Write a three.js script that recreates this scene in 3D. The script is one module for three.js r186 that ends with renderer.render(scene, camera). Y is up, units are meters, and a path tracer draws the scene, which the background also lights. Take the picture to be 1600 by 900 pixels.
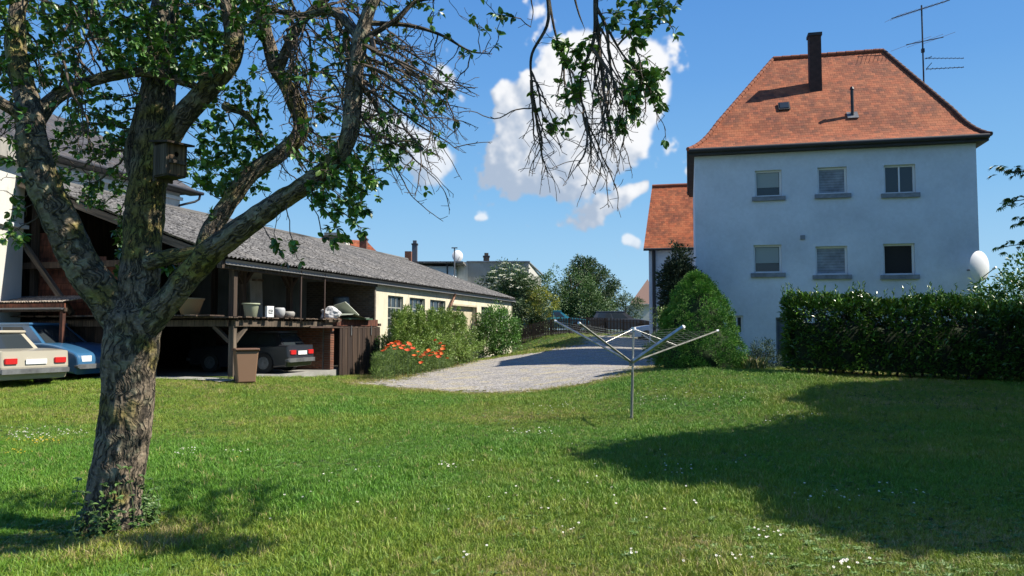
import * as THREE from 'three';
import { mergeGeometries } from 'three/addons/utils/BufferGeometryUtils.js';

// ---------------------------------------------------------------- camera, sky, sun, exposure
const scene = new THREE.Scene();
const EYE = 1.65, F = 1200, TILT = Math.atan(65 / 1200);
const camera = new THREE.PerspectiveCamera(2 * Math.atan(450 / F) * 180 / Math.PI, 16 / 9, 0.1, 1500);
camera.position.set(0, EYE, 0);
camera.rotation.x = TILT;
scene.add(camera);
const renderer = new THREE.WebGLRenderer({ antialias: true });
renderer.toneMapping = THREE.LinearToneMapping;
renderer.toneMappingExposure = 1.75;
renderer.shadowMap.enabled = true;

const SUN_EL = 48 * Math.PI / 180, SUN_AZ = 5 * Math.PI / 180;   // from the right, a touch from the camera's side
const sunDir = new THREE.Vector3(Math.cos(SUN_EL) * Math.cos(SUN_AZ), Math.sin(SUN_EL), Math.cos(SUN_EL) * Math.sin(SUN_AZ));
const sun = new THREE.DirectionalLight(new THREE.Color().setRGB(1, 0.93, 0.8), 5);
sun.position.copy(sunDir).multiplyScalar(90);
sun.castShadow = true;
Object.assign(sun.shadow.camera, { left: -60, right: 60, top: 60, bottom: -60, near: 1, far: 220 });
sun.shadow.mapSize.set(4096, 4096);
sun.shadow.radius = 1;
sun.target.position.set(0, 0, -20);
sun.position.add(sun.target.position);
scene.add(sun, sun.target);

// ---------------------------------------------------------------- numbers: random, noise
function rngOf(seed) { let a = seed >>> 0; return () => { a = (a + 0x6D2B79F5) >>> 0; let t = Math.imul(a ^ (a >>> 15), 1 | a); t = (t + Math.imul(t ^ (t >>> 7), 61 | t)) ^ t; return ((t ^ (t >>> 14)) >>> 0) / 4294967296; }; }
const clamp = (x, a = 0, b = 1) => Math.min(b, Math.max(a, x));
const lerp = (a, b, t) => a + (b - a) * t;
const sstep = (a, b, x) => { const t = clamp((x - a) / (b - a)); return t * t * (3 - 2 * t); };
const PERM = new Uint8Array(512); { const r = rngOf(77), p = [...Array(256).keys()]; for (let i = 255; i > 0; i--) { const j = Math.floor(r() * (i + 1)); [p[i], p[j]] = [p[j], p[i]]; } for (let i = 0; i < 512; i++) PERM[i] = p[i & 255]; }
const RV = new Float32Array(256); { const r = rngOf(99); for (let i = 0; i < 256; i++) RV[i] = r() * 2 - 1; }
function vnoise2(x, y, wx = 256, wy = 256) {   // tileable value noise, -1..1
  const xi = Math.floor(x), yi = Math.floor(y), fx = x - xi, fy = y - yi, m = (a, w) => ((a % w) + w) % w;
  const x0 = m(xi, wx), x1 = m(xi + 1, wx), y0 = m(yi, wy), y1 = m(yi + 1, wy);
  const u = fx * fx * (3 - 2 * fx), v = fy * fy * (3 - 2 * fy), h = (a, b) => RV[PERM[PERM[a & 255] + (b & 255)]];
  return lerp(lerp(h(x0, y0), h(x1, y0), u), lerp(h(x0, y1), h(x1, y1), u), v);
}
function fbm2(x, y, o = 4, wx = 256, wy = 256) { let s = 0, a = 0.5; for (let i = 0; i < o; i++) { s += a * vnoise2(x, y, wx, wy); x *= 2; y *= 2; wx *= 2; wy *= 2; if (wx > 256) wx = 256; if (wy > 256) wy = 256; a *= 0.5; } return s; }
function vnoise3(x, y, z) {
  const xi = Math.floor(x), yi = Math.floor(y), zi = Math.floor(z), fx = x - xi, fy = y - yi, fz = z - zi;
  const u = fx * fx * (3 - 2 * fx), v = fy * fy * (3 - 2 * fy), w = fz * fz * (3 - 2 * fz);
  const h = (a, b, c) => RV[PERM[PERM[PERM[a & 255] + (b & 255)] + (c & 255)]];
  return lerp(lerp(lerp(h(xi, yi, zi), h(xi + 1, yi, zi), u), lerp(h(xi, yi + 1, zi), h(xi + 1, yi + 1, zi), u), v),
    lerp(lerp(h(xi, yi, zi + 1), h(xi + 1, yi, zi + 1), u), lerp(h(xi, yi + 1, zi + 1), h(xi + 1, yi + 1, zi + 1), u), v), w);
}
const fbm3 = (x, y, z, o = 4) => { let s = 0, a = 0.5; for (let i = 0; i < o; i++) { s += a * vnoise3(x, y, z); x *= 2.03; y *= 2.03; z *= 2.03; a *= 0.5; } return s; };
const V = (x, y, z) => new THREE.Vector3(x, y, z);

// a place in the garden from a bearing: px, py measured on the photograph, d metres in front of the camera
function ray(px, py) { const cx = (px - 800) / F, cy = (450 - py) / F, c = Math.cos(TILT), s = Math.sin(TILT); const dep = c - cy * s; return V(cx / dep, (cy * c + s) / dep, -1); }
function at(px, py, d) { const r = ray(px, py); return V(r.x * d, EYE + r.y * d, -d); }

// ---------------------------------------------------------------- sky: air and fair-weather clouds
{
  const W = 4096, H = 2048, data = new Float32Array(W * H * 4);
  const S = 1200;                                                       // cloud units: 1200 per radian
  const stops = [[-90, .30, .38, .42], [-0.5, .42, .58, .72], [0, .46, .70, .88], [4, .38, .65, .89], [10, .24, .52, .86], [18, .145, .38, .79], [26, .095, .29, .71], [45, .06, .20, .58], [90, .04, .14, .47]];
  const sky = el => { let i = 0; while (i < stops.length - 2 && stops[i + 1][0] < el) i++; const a = stops[i], b = stops[i + 1], t = clamp((el - a[0]) / (b[0] - a[0])); return [1, 2, 3].map(k => lerp(a[k], b[k], t)); };
  const puffs = [];                                                     // u, v, r, group
  const P = (px, py, r, g, flat = 1) => { const d = ray(px, py).normalize(); puffs.push([Math.atan2(d.x, -d.z) * S, Math.asin(d.y) * S, r, g, flat]); };
  let g = 0;
  for (const [x, y, r] of [[900, 100, 62], [870, 130, 60], [945, 130, 66], [985, 115, 52], [1000, 165, 48], [930, 190, 74], [860, 200, 66], [805, 190, 48], [785, 165, 34], [800, 235, 50], [850, 250, 56], [905, 250, 56], [955, 215, 54], [1020, 140, 26], [1008, 90, 34], [835, 262, 40], [880, 272, 36], [790, 255, 34]]) P(x, y, r * 1.2, g);
  g++; for (const [x, y, r] of [[945, 312, 17], [965, 303, 20], [985, 294, 18], [1000, 287, 12]]) P(x, y, r * 1.2, g);
  g++; for (const [x, y, r] of [[610, 200, 34], [650, 225, 44], [685, 245, 30], [600, 235, 30], [570, 160, 24]]) P(x, y, r * 1.15, g);
  g++; for (const [x, y, r] of [[690, 118, 24], [665, 135, 22], [705, 130, 14]]) P(x, y, r * 1.2, g);
  g++; for (const [x, y, r] of [[980, 371, 14], [995, 374, 10]]) P(x, y, r * 1.25, g);
  g++; for (const [x, y, r] of [[757, 342, 9], [764, 340, 7], [750, 343, 7]]) P(x, y, r, g);
  g++; for (const [x, y, r] of [[1072, 268, 16], [1085, 255, 14]]) P(x, y, r * 1.1, g);
  const rr = rngOf(5);                                                  // the same sky all round
  for (let k = 0; k < 26; k++) {
    g++; const az = (0.75 + rr() * (2 * Math.PI - 1.5)) * S, el = (4 + rr() * 38) * Math.PI / 180 * S, size = 20 + rr() * 55;
    for (let j = 0; j < 9; j++) puffs.push([az + (rr() - .5) * size * 3.4, el + (rr() - .35) * size * 1.5, size * (.45 + rr() * .6), g, 1]);
  }
  const CELL = 160, grid = new Map();
  const box = {}; for (const p of puffs) { const b = box[p[3]] ??= [1e9, -1e9, 1e9, -1e9]; b[0] = Math.min(b[0], p[1] - p[2]); b[1] = Math.max(b[1], p[1] + p[2]); b[2] = Math.min(b[2], p[0] - p[2]); b[3] = Math.max(b[3], p[0] + p[2]); }
  for (const p of puffs) for (let i = Math.floor((p[0] - p[2] * 1.6) / CELL); i <= Math.floor((p[0] + p[2] * 1.6) / CELL); i++) for (let j = Math.floor((p[1] - p[2] * 1.6) / CELL); j <= Math.floor((p[1] + p[2] * 1.6) / CELL); j++) { const k = i + ',' + j; if (!grid.has(k)) grid.set(k, []); grid.get(k).push(p); }
  const wrapU = u => u;
  const field = (u, v, list) => { let m = 0, gr = -1; for (const p of list) { const q = 1 - Math.hypot(u - p[0], v - p[1]) / (p[2] * 1.55); if (q > 0) { m += q * q * q * (1.6 - .6 * m); if (gr < 0) gr = p[3]; } } return [Math.min(m, 1.15), gr]; };
  for (let j = 0; j < H; j++) {
    const el = ((j + .5) / H - .5) * Math.PI, base = sky(el * 180 / Math.PI);
    for (let i = 0; i < W; i++) {
      const o = (j * W + i) * 4; let c0 = base[0], c1 = base[1], c2 = base[2];
      if (el > 0.01) {
        // equirect column -> direction: u = atan2(z, x) / 2pi + 0.5
        const th = ((i + .5) / W - .5) * 2 * Math.PI, x = Math.cos(th), z = Math.sin(th);
        let az = Math.atan2(x, -z); if (az < -1.2) az += 2 * Math.PI;
        const u = az * S, v = el * S, list = grid.get(Math.floor(u / CELL) + ',' + Math.floor(v / CELL));
        if (list) {
          const n = fbm2(u / 46 + 7, v / 46 + 3, 6), n2 = fbm2(u / 130 + 40, v / 130, 3), n3 = fbm2(u / 15 + 80, v / 13 + 31, 4);
          const [m, gr] = field(u + n * 22 + n3 * 9, v + n2 * 22 + n * 9, list);
          if (gr >= 0) {
            const big = sstep(60, 260, box[gr]?.[1] - box[gr]?.[0]), dens = m * 1.35 - lerp(.40, .27, big) + n * 1.05 * (1.3 - m) + n3 * .42 * (1.25 - m) + n2 * .4;
            const al = sstep(.0, .42, dens) * lerp(.72, .97, big);
            if (al > 0.002) {
              const [ms] = field(u + 26, v + 20, list), ns = fbm2((u + 9) / 46 + 7, (v + 8) / 46 + 3, 5);
              const b = box[gr], hgt = clamp((v - b[0]) / (b[1] - b[0]));
              const lit = clamp(.44 + (n - ns) * .95 + n3 * .22 + (m - ms) * .35 + (hgt - .36) * 1.0 + n2 * .2 + clamp((u - b[2]) / (b[3] - b[2]) - .5, -.5, .5) * .42);
              const k = sstep(0.02, .88, lit);
              c0 = lerp(c0, lerp(.43, .98, k), al); c1 = lerp(c1, lerp(.52, .985, k), al); c2 = lerp(c2, lerp(.66, 1.0, k), al);
            }
          }
        }
      }
      data[o] = c0 * .575; data[o + 1] = c1 * .575; data[o + 2] = c2 * .575; data[o + 3] = 1;
    }
  }
  const tex = new THREE.DataTexture(data, W, H, THREE.RGBAFormat, THREE.FloatType);
  tex.mapping = THREE.EquirectangularReflectionMapping; tex.magFilter = THREE.LinearFilter; tex.minFilter = THREE.LinearFilter; tex.needsUpdate = true;
  scene.background = tex; scene.environment = tex;
}

// ---------------------------------------------------------------- helpers for things and parts
const taken = new Map();
function numbered(name) { const n = taken.get(name) ?? 0; taken.set(name, n + 1); return n ? `${name}_${String(n).padStart(3, '0')}` : name; }
function shade(o) { o.castShadow = o.receiveShadow = true; return o; }
function thing(name, label, category, pos = [0, 0, 0], turn = 0, group) {
  const o = new THREE.Group(); o.name = numbered(name); o.position.set(...pos); o.rotation.y = turn;
  o.userData = { label, category }; if (group) o.userData.group = group; scene.add(o); return o;
}
function part(name, geo, mat, parent, label) { const m = shade(new THREE.Mesh(geo, mat)); m.name = name; if (label) m.userData.label = label; parent.add(m); return m; }
function struct(name, geo, mat) { const m = part(name, geo, mat, scene); m.userData.kind = 'structure'; return m; }
function one(name, label, category, geo, mat, group) { const m = shade(new THREE.Mesh(geo, mat)); m.name = numbered(name); m.userData = { label, category }; if (group) m.userData.group = group; scene.add(m); return m; }
const merge = list => { const l = list.map(g => g.index ? g.toNonIndexed() : g); const keys = Object.keys(l[0].attributes).filter(k => l.every(g => g.attributes[k])); for (const g of l) for (const k of Object.keys(g.attributes)) if (!keys.includes(k)) g.deleteAttribute(k); return mergeGeometries(l, false); };
function uvBox(g) {   // uv in metres, by the way each face points
  const n = g.index ? g.toNonIndexed() : g, p = n.attributes.position, uv = new Float32Array(p.count * 2); n.computeVertexNormals(); const a = V(), b = V(), c = V();
  for (let i = 0; i < p.count; i += 3) {
    a.fromBufferAttribute(p, i); b.fromBufferAttribute(p, i + 1).sub(a); c.fromBufferAttribute(p, i + 2).sub(a); b.cross(c);
    const ax = Math.abs(b.x), ay = Math.abs(b.y), az = Math.abs(b.z);
    for (let k = 0; k < 3; k++) { const x = p.getX(i + k), y = p.getY(i + k), z = p.getZ(i + k); const q = ax >= ay && ax >= az ? [z, y] : ay >= az ? [x, z] : [x, y]; uv[(i + k) * 2] = q[0]; uv[(i + k) * 2 + 1] = q[1]; }
  }
  n.setAttribute('uv', new THREE.BufferAttribute(uv, 2)); return n;
}
function box(w, h, d, x = 0, y = 0, z = 0, ry = 0, rx = 0, rz = 0) { const g = new THREE.BoxGeometry(w, h, d); if (rx) g.rotateX(rx); if (rz) g.rotateZ(rz); if (ry) g.rotateY(ry); g.translate(x, y, z); return uvBox(g); }
function chamferBox(w, h, d, b = 0.01) {   // bevelled block, centred
  const s = new THREE.Shape(); s.moveTo(-w / 2 + b, -h / 2 + b); s.lineTo(w / 2 - b, -h / 2 + b); s.lineTo(w / 2 - b, h / 2 - b); s.lineTo(-w / 2 + b, h / 2 - b);
  const g = new THREE.ExtrudeGeometry(s, { depth: d - 2 * b, bevelEnabled: true, bevelSize: b, bevelThickness: b, bevelSegments: 1, steps: 1 }); g.translate(0, 0, -d / 2 + b); return uvBox(g);
}
function bar(a, b, w, h = w) {   // square timber from a to b
  const L = a.distanceTo(b), g = new THREE.BoxGeometry(w, L, h), q = new THREE.Quaternion().setFromUnitVectors(V(0, 1, 0), b.clone().sub(a).normalize());
  uvBox(g); const n = uvBox(new THREE.BoxGeometry(w, L, h)); n.applyQuaternion(q); n.translate((a.x + b.x) / 2, (a.y + b.y) / 2, (a.z + b.z) / 2); return n;
}
function rod(a, b, r, r2 = r, n = 8) { const L = a.distanceTo(b), g = new THREE.CylinderGeometry(r2, r, L, n); g.applyQuaternion(new THREE.Quaternion().setFromUnitVectors(V(0, 1, 0), b.clone().sub(a).normalize())); g.translate((a.x + b.x) / 2, (a.y + b.y) / 2, (a.z + b.z) / 2); return g; }
function pipe(pts, r, n = 8, seg = 24) { return new THREE.TubeGeometry(new THREE.CatmullRomCurve3(pts, false, 'catmullrom', .2), seg, r, n); }
function wallShape(pts, holes, t) {   // upright wall in the local xy plane, front face at z = 0
  const s = new THREE.Shape(pts.map(p => new THREE.Vector2(...p)));
  for (const [x0, y0, x1, y1] of holes) s.holes.push(new THREE.Path([new THREE.Vector2(x0, y0), new THREE.Vector2(x0, y1), new THREE.Vector2(x1, y1), new THREE.Vector2(x1, y0)]));
  const g = new THREE.ExtrudeGeometry(s, { depth: t, bevelEnabled: false }); g.translate(0, 0, -t); return uvBox(g);
}
function tri(list, uvs) { const g = new THREE.BufferGeometry(); g.setAttribute('position', new THREE.Float32BufferAttribute(list, 3)); if (uvs) g.setAttribute('uv', new THREE.Float32BufferAttribute(uvs, 2)); g.computeVertexNormals(); return g; }

// ---------------------------------------------------------------- textures and materials
function tex(n, fn, srgb = true, m = n) {   // fn(u, v) -> [r, g, b] in 0..1
  const d = new Uint8Array(n * m * 4);
  for (let j = 0; j < m; j++) for (let i = 0; i < n; i++) { const c = fn(i / n, j / m), o = (j * n + i) * 4; d[o] = clamp(c[0]) * 255; d[o + 1] = clamp(c[1]) * 255; d[o + 2] = clamp(c[2]) * 255; d[o + 3] = 255; }
  const t = new THREE.DataTexture(d, n, m); t.wrapS = t.wrapT = THREE.RepeatWrapping; t.magFilter = THREE.LinearFilter; t.minFilter = THREE.LinearMipmapLinearFilter; t.generateMipmaps = true; if (srgb) t.colorSpace = THREE.SRGBColorSpace; t.needsUpdate = true; return t;
}
const rep = (t, a, b = a) => { const c = t.clone(); c.repeat.set(a, b); c.needsUpdate = true; return c; };
const lin = (r, g, b) => new THREE.Color().setRGB(r, g, b);
function mat(color, rough = 0.8, extra = {}) { const m = new THREE.MeshStandardMaterial({ color: Array.isArray(color) ? lin(...color) : color, roughness: rough, side: THREE.DoubleSide, ...extra }); return m; }
const grey = k => [k, k, k];
const T = {};
T.mottle = tex(512, (u, v) => grey(.80 + .22 * fbm2(u * 6, v * 6, 6, 6, 6) + .05 * fbm2(u * 90, v * 90, 2, 90, 90)));
T.soft = tex(512, (u, v) => grey(.93 + .09 * fbm2(u * 5, v * 5, 6, 5, 5) + .03 * fbm2(u * 70, v * 70, 2, 70, 70)));
T.fine = tex(512, (u, v) => grey(.5 + .35 * fbm2(u * 64, v * 64, 3, 64, 64) + .3 * fbm2(u * 12, v * 12, 3, 12, 12)), false);
T.stain = tex(512, (u, v) => { const a = fbm2(u * 5, v * 5, 6, 5, 5), b = fbm2(u * 26, v * 3, 4, 26, 3); const k = .90 + .12 * a + .07 * b - .12 * sstep(.12, .4, b * .6 + a * .7); return [k, k * .99, k * .965]; });
T.wood = tex(512, (u, v) => { const a = fbm2(u * 40, v * 3, 5, 40, 3), b = fbm2(u * 6, v * 2, 3, 6, 2); const k = .72 + .45 * a + .22 * b; return [k, k * .97, k * .93]; });
T.woodB = tex(512, (u, v) => grey(.5 + .7 * fbm2(u * 44, v * 3, 5, 44, 3)), false);
T.cement = tex(1024, (u, v) => { const a = fbm2(u * 9, v * 9, 6, 9, 9), l = fbm2(u * 46 + 9, v * 46, 4, 46, 46), w = fbm2(u * 22, v * 22 + 5, 4, 22, 22); let k = .74 + .26 * a; k *= 1 - .62 * sstep(.17, .30, l + a * .25); k += .22 * sstep(.24, .36, w - a * .2); return [k, k * .99, k * .97]; });
T.gravel = tex(1024, (u, v) => { const a = fbm2(u * 110, v * 110, 2, 110, 110), b = fbm2(u * 7, v * 7, 4, 7, 7), c = vnoise2(u * 200, v * 200, 200, 200); const k = .72 + .42 * a + .16 * b + .1 * c; const w = sstep(.05, .35, b); return [k * lerp(1, 1.0, w), k * lerp(.985, .96, w), k * lerp(.97, .84, w)]; });
T.gravelB = tex(1024, (u, v) => grey(.5 + .7 * fbm2(u * 110, v * 110, 2, 110, 110)), false);
T.bark = tex(512, (u, v) => { const wx = fbm2(u * 8, v * 10, 3, 8, 10) * .05; const r = 1 - Math.abs(fbm2((u + wx) * 34, v * 5, 4, 34, 5)) * 2.6; const f = fbm2(u * 50, v * 50, 3, 50, 50), f2 = fbm2(u * 60, v * 12, 3, 60, 12); const k = .84 - .42 * sstep(.55, .98, r) + .22 * f + .3 * f2; const li = sstep(.12, .3, fbm2(u * 9 + 3, v * 9, 4, 9, 9)); return [k * lerp(1, 1.02, li), k * lerp(.94, 1.02, li), k * lerp(.86, .92, li)]; }, true, 1024);
T.barkB = tex(512, (u, v) => { const wx = fbm2(u * 8, v * 10, 3, 8, 10) * .05; const r = 1 - Math.abs(fbm2((u + wx) * 34, v * 5, 4, 34, 5)) * 2.6; return grey(.8 - .6 * sstep(.45, 1, r) + .25 * fbm2(u * 50, v * 50, 3, 50, 50) + .3 * fbm2(u * 60, v * 12, 3, 60, 12)); }, false, 1024);
T.tile = tex(1024, (u, v) => { const rows = 24, cols = 20, r = Math.floor(v * rows), off = (r & 1) * .5, c = Math.floor(u * cols + off); const h = RV[PERM[PERM[(c % cols) & 255] + (r & 255)]], h2 = RV[PERM[PERM[(c % cols + 91) & 255] + (r & 255)]]; const n = fbm2(u * 7, v * 7, 5, 7, 7); let k = .86 + .13 * h + .3 * n; return [k, k * (.97 + .05 * h2), k * (.95 + .08 * h2 + .15 * Math.max(0, -n))]; });
T.tileB = tex(1024, (u, v) => { const rows = 24, cols = 20, y = v * rows, r = Math.floor(y), x = u * cols + (r & 1) * .5, fx = x - Math.floor(x), fy = y - r; const rim = Math.abs(fx - .5) > .46 ? .3 : 0; return grey(.9 - .75 * fy - rim + .1 * RV[PERM[PERM[Math.floor(x) % cols & 255] + r]]); }, false);
T.soil = tex(1024, (u, v) => { const a = fbm2(u * 40, v * 40, 5, 40, 40), b = fbm2(u * 5, v * 5, 4, 5, 5), c = vnoise2(u * 250, v * 250, 250, 250); const k = .62 + .5 * a + .2 * c; const t = sstep(-.25, .3, b + a * .5); return [k * lerp(.80, .62, t), k * lerp(.86, .92, t), k * lerp(.42, .26, t)]; });
const M = {
  plasterYellow: mat([.76, .72, .585], .92, { map: rep(T.stain, .22), bumpMap: rep(T.fine, 1.2), bumpScale: .004 }),
  plasterWhite: mat([.66, .715, .78], .92, { map: rep(T.soft, .17), bumpMap: rep(T.fine, 1), bumpScale: .004 }),
  plasterHouse: mat([.72, .72, .71], .92, { map: rep(T.stain, .16), bumpMap: rep(T.fine, 1), bumpScale: .004 }),
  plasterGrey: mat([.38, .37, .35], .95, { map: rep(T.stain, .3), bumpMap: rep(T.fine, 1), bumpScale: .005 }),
  concrete: mat([.42, .41, .38], .95, { map: rep(T.mottle, .4), bumpMap: rep(T.fine, 1.5), bumpScale: .004 }),
  trim: mat([.30, .33, .37], .75, { map: rep(T.mottle, .8) }),
  soffit: mat([.05, .052, .058], .8, { map: rep(T.mottle, .6) }),
  tile: mat([.33, .10, .038], .88, { map: rep(T.tile, 1 / 3.6, 1 / 3.9), bumpMap: rep(T.tileB, 1 / 3.6, 1 / 3.9), bumpScale: .022 }),
  tileFar: mat([.36, .105, .038], .9, { map: rep(T.tile, 1 / 3.6, 1 / 3.9), bumpMap: rep(T.tileB, 1 / 3.6, 1 / 3.9), bumpScale: .02 }),
  ridge: mat([.34, .105, .05], .88, { map: rep(T.mottle, 1.4) }),
  ridgeDark: mat([.13, .055, .035], .9, { map: rep(T.mottle, 1.4) }),
  brick: [[.26, .105, .06], [.31, .125, .07], [.22, .095, .06], [.28, .14, .085]].map(c => mat(c, .92, { map: rep(T.mottle, 3) })),
  brickDull: [[.20, .15, .105], [.225, .17, .12], [.17, .13, .095], [.21, .165, .125]].map(c => mat(c, .95, { map: rep(T.mottle, 3) })),
  mortar: mat([.26, .235, .20], .97, { map: rep(T.mottle, 2) }),
  sheet: [[.265, .26, .26], [.295, .287, .284], [.235, .232, .235], [.28, .27, .262]].map((c, i) => { const o = [[0, 0], [.3, .2], [.6, .7], [.15, .5]][i]; const t = rep(T.cement, .42); t.offset.set(...o); return mat(c, .93, { map: t, bumpMap: rep(T.fine, 1.3), bumpScale: .004 }); }),
  timber: mat([.085, .06, .045], .85, { map: rep(T.wood, 1.5, .5), bumpMap: rep(T.woodB, 1.5, .5), bumpScale: .004 }),
  timberGrey: mat([.19, .155, .125], .88, { map: rep(T.wood, 1.5, .5), bumpMap: rep(T.woodB, 1.5, .5), bumpScale: .005 }),
  timberRed: [[.20, .065, .038], [.23, .078, .045], [.17, .06, .038]].map(c => mat(c, .85, { map: rep(T.wood, .5, 1.5), bumpMap: rep(T.woodB, 1.5, .5), bumpScale: .003 })),
  doorPlank: [[.058, .034, .024], [.07, .042, .03], [.05, .03, .022], [.082, .052, .036]].map(c => mat(c, .8, { map: rep(T.wood, 2, .5), bumpMap: rep(T.woodB, 2, .5), bumpScale: .004 })),
  deckPlank: [[.20, .15, .115], [.15, .11, .085], [.24, .19, .15], [.12, .085, .065]].map(c => mat(c, .9, { map: rep(T.wood, 1.5, 1) })),
  zinc: mat([.30, .31, .32], .5, { metalness: .55, map: rep(T.mottle, 1) }),
  copper: mat([.22, .105, .06], .55, { metalness: .25, map: rep(T.mottle, 1.5) }),
  iron: mat([.09, .055, .042], .75, { map: rep(T.mottle, 2) }),
  darkMetal: mat([.03, .031, .035], .5, { metalness: .4 }),
  alu: mat([.62, .62, .60], .38, { metalness: .75, map: rep(T.mottle, 2) }),
  aluDull: mat([.36, .36, .31], .55, { metalness: .35, map: rep(T.mottle, 2) }),
  frameGreen: mat([.50, .53, .48], .6, { map: rep(T.mottle, 2) }),
  frameWhite: mat([.7, .71, .72], .5),
  glass: mat([.028, .036, .042], .06, { metalness: 0 }),
  blind: mat([.42, .47, .54], .7, { map: rep(T.mottle, .8) }),
  curtain: mat([.30, .34, .33], .8),
  darkRoom: mat([.02, .018, .016], .9),
  doorBlue: mat([.10, .125, .165], .55, { map: rep(T.mottle, .8) }),
  doorBeige: mat([.62, .55, .42], .7, { map: rep(T.stain, .5) }),
  gravel: mat([.56, .54, .515], .97, { map: rep(T.gravel, .34), bumpMap: rep(T.gravelB, .34), bumpScale: .02 }),
  bark: mat([.25, .225, .195], .95, { vertexColors: true, map: T.bark, bumpMap: T.barkB, bumpScale: .022 }),
  twig: mat([.085, .064, .05], .9),
  barkFar: mat([.07, .055, .042], .95),
  soilDark: mat([.055, .042, .03], .97, { map: rep(T.soil, .8) }),
  leafV: (rough = .55, tr = .3) => new THREE.MeshPhysicalMaterial({ color: 0xffffff, vertexColors: true, roughness: rough, side: THREE.DoubleSide, transmission: tr, thickness: 0 }),
  leafS: (rough = .55) => mat([1, 1, 1], rough, { vertexColors: true }),
  plastic: (c, r = .4) => mat(c, r),
  tyre: mat([.018, .018, .019], .85),
};

// ---------------------------------------------------------------- the lie of the land (thin-plate surface through surveyed spots: x, depth, height)
const SURVEY = [[0, 2, 0], [-4, 4, 0], [4, 4, 0], [-8, 8, 0], [0, 8, 0], [8, 8, .02], [-3.3, 6.5, 0], [0, 12, 0], [-8, 12.5, .04], [2.2, 14.3, -.02], [-4, 17, .03], [-10, 16.5, .2],
  [-12.2, 20, .29], [-8, 19, .33], [-16, 22, .3], [-7.5, 20.7, .34], [-6.2, 24.5, .12], [-5.2, 29, 0], [-2.6, 38, .03], [.2, 47, .05], [-2.8, 22, -.04], [.2, 21.5, -.06], [-2, 29, .12], [.8, 29, .28], [3.4, 30, .38],
  [3.0, 20, .38], [3.6, 21.2, .5], [5, 20, .57], [8.3, 20, .5], [12.7, 19.2, .32], [16, 19, .25], [4, 17, .26], [8, 16, .2], [12, 15, .12], [2.2, 18.4, .18], [9.5, 27.5, .2], [7, 28.5, .22], [16, 27, .2], [4, 25, .42], [6.5, 24, .4],
  [3.5, 38, .62], [1, 40, .5], [2, 44, .78], [2.2, 48, 1.12], [8, 48, 1.12], [-.2, 49.5, .95], [8, 40, .7], [0, 60, 1.25], [20, 60, 1.25], [-25, 60, .6], [35, 40, .5], [-35, 30, .3], [30, 15, .2], [-25, 8, 0], [25, 2, 0], [-25, -6, 0], [25, -10, 0]];
const TPS = (() => {
  const n = SURVEY.length, N = n + 3, A = [], k = r2 => r2 < 1e-9 ? 0 : .5 * r2 * Math.log(r2);
  for (let i = 0; i < N; i++) { A.push(new Float64Array(N + 1)); }
  for (let i = 0; i < n; i++) { for (let j = 0; j < n; j++) { const dx = SURVEY[i][0] - SURVEY[j][0], dz = SURVEY[i][1] - SURVEY[j][1]; A[i][j] = k(dx * dx + dz * dz) + (i === j ? 1.2 : 0); } A[i][n] = 1; A[i][n + 1] = SURVEY[i][0]; A[i][n + 2] = SURVEY[i][1]; A[n][i] = 1; A[n + 1][i] = SURVEY[i][0]; A[n + 2][i] = SURVEY[i][1]; A[i][N] = SURVEY[i][2]; }
  for (let c = 0; c < N; c++) { let p = c; for (let r = c + 1; r < N; r++) if (Math.abs(A[r][c]) > Math.abs(A[p][c])) p = r;[A[c], A[p]] = [A[p], A[c]]; for (let r = 0; r < N; r++) if (r !== c) { const f = A[r][c] / A[c][c]; if (f) for (let q = c; q <= N; q++) A[r][q] -= f * A[c][q]; } }
  const w = A.map((r, i) => r[N] / r[i]);
  return (x, d) => { let s = w[n] + w[n + 1] * x + w[n + 2] * d; for (let i = 0; i < n; i++) { const dx = x - SURVEY[i][0], dz = d - SURVEY[i][1]; s += w[i] * k(dx * dx + dz * dz); } return s; };
})();
function ground(x, z) {   // height of the land at world x, z
  const d = -z, far = sstep(22, 34, Math.abs(x)) , fz = sstep(55, 75, d), fb = sstep(2, 8, z);
  let h = TPS(clamp(x, -34, 34), clamp(d, -8, 70)); h = lerp(h, .5, far); h = lerp(h, 1.2, fz); h = lerp(h, 0, fb);
  return h + .018 * fbm2(x * .9 + 50, z * .9 + 90, 3);
}
function onGround(px, py) { const r = ray(px, py); let d = 3; for (; d < 90; d += .05) if (EYE + r.y * d <= ground(r.x * d, -d)) break; return V(r.x * d, ground(r.x * d, -d), -d); }

// gravel drive outline: bearings on the lawn's far edge, then plain places
const DRIVE = [...[[565, 600], [630, 592], [690, 577], [735, 566], [775, 560], [830, 553], [880, 544], [915, 538]].map(p => onGround(...p)).map(p => [p.x, -p.z]), [4.8, 47.6], [9, 47.6], [8.6, 40], [6.3, 33], [5.9, 28.6], [4.6, 25.6], ...[[960, 590], [905, 602], [830, 611], [740, 612], [640, 608]].map(p => onGround(...p)).map(p => [p.x, -p.z])];
function inPoly(x, y, P) { let c = false; for (let i = 0, j = P.length - 1; i < P.length; j = i++) { if ((P[i][1] > y) !== (P[j][1] > y) && x < (P[j][0] - P[i][0]) * (y - P[i][1]) / (P[j][1] - P[i][1]) + P[i][0]) c = !c; } return c; }
function edgeDist(x, y, P) { let m = 1e9; for (let i = 0, j = P.length - 1; i < P.length; j = i++) { const ax = P[j][0], ay = P[j][1], bx = P[i][0] - ax, by = P[i][1] - ay, t = clamp(((x - ax) * bx + (y - ay) * by) / (bx * bx + by * by)); m = Math.min(m, Math.hypot(x - ax - bx * t, y - ay - by * t)); } return inPoly(x, y, P) ? -m : m; }
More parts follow.
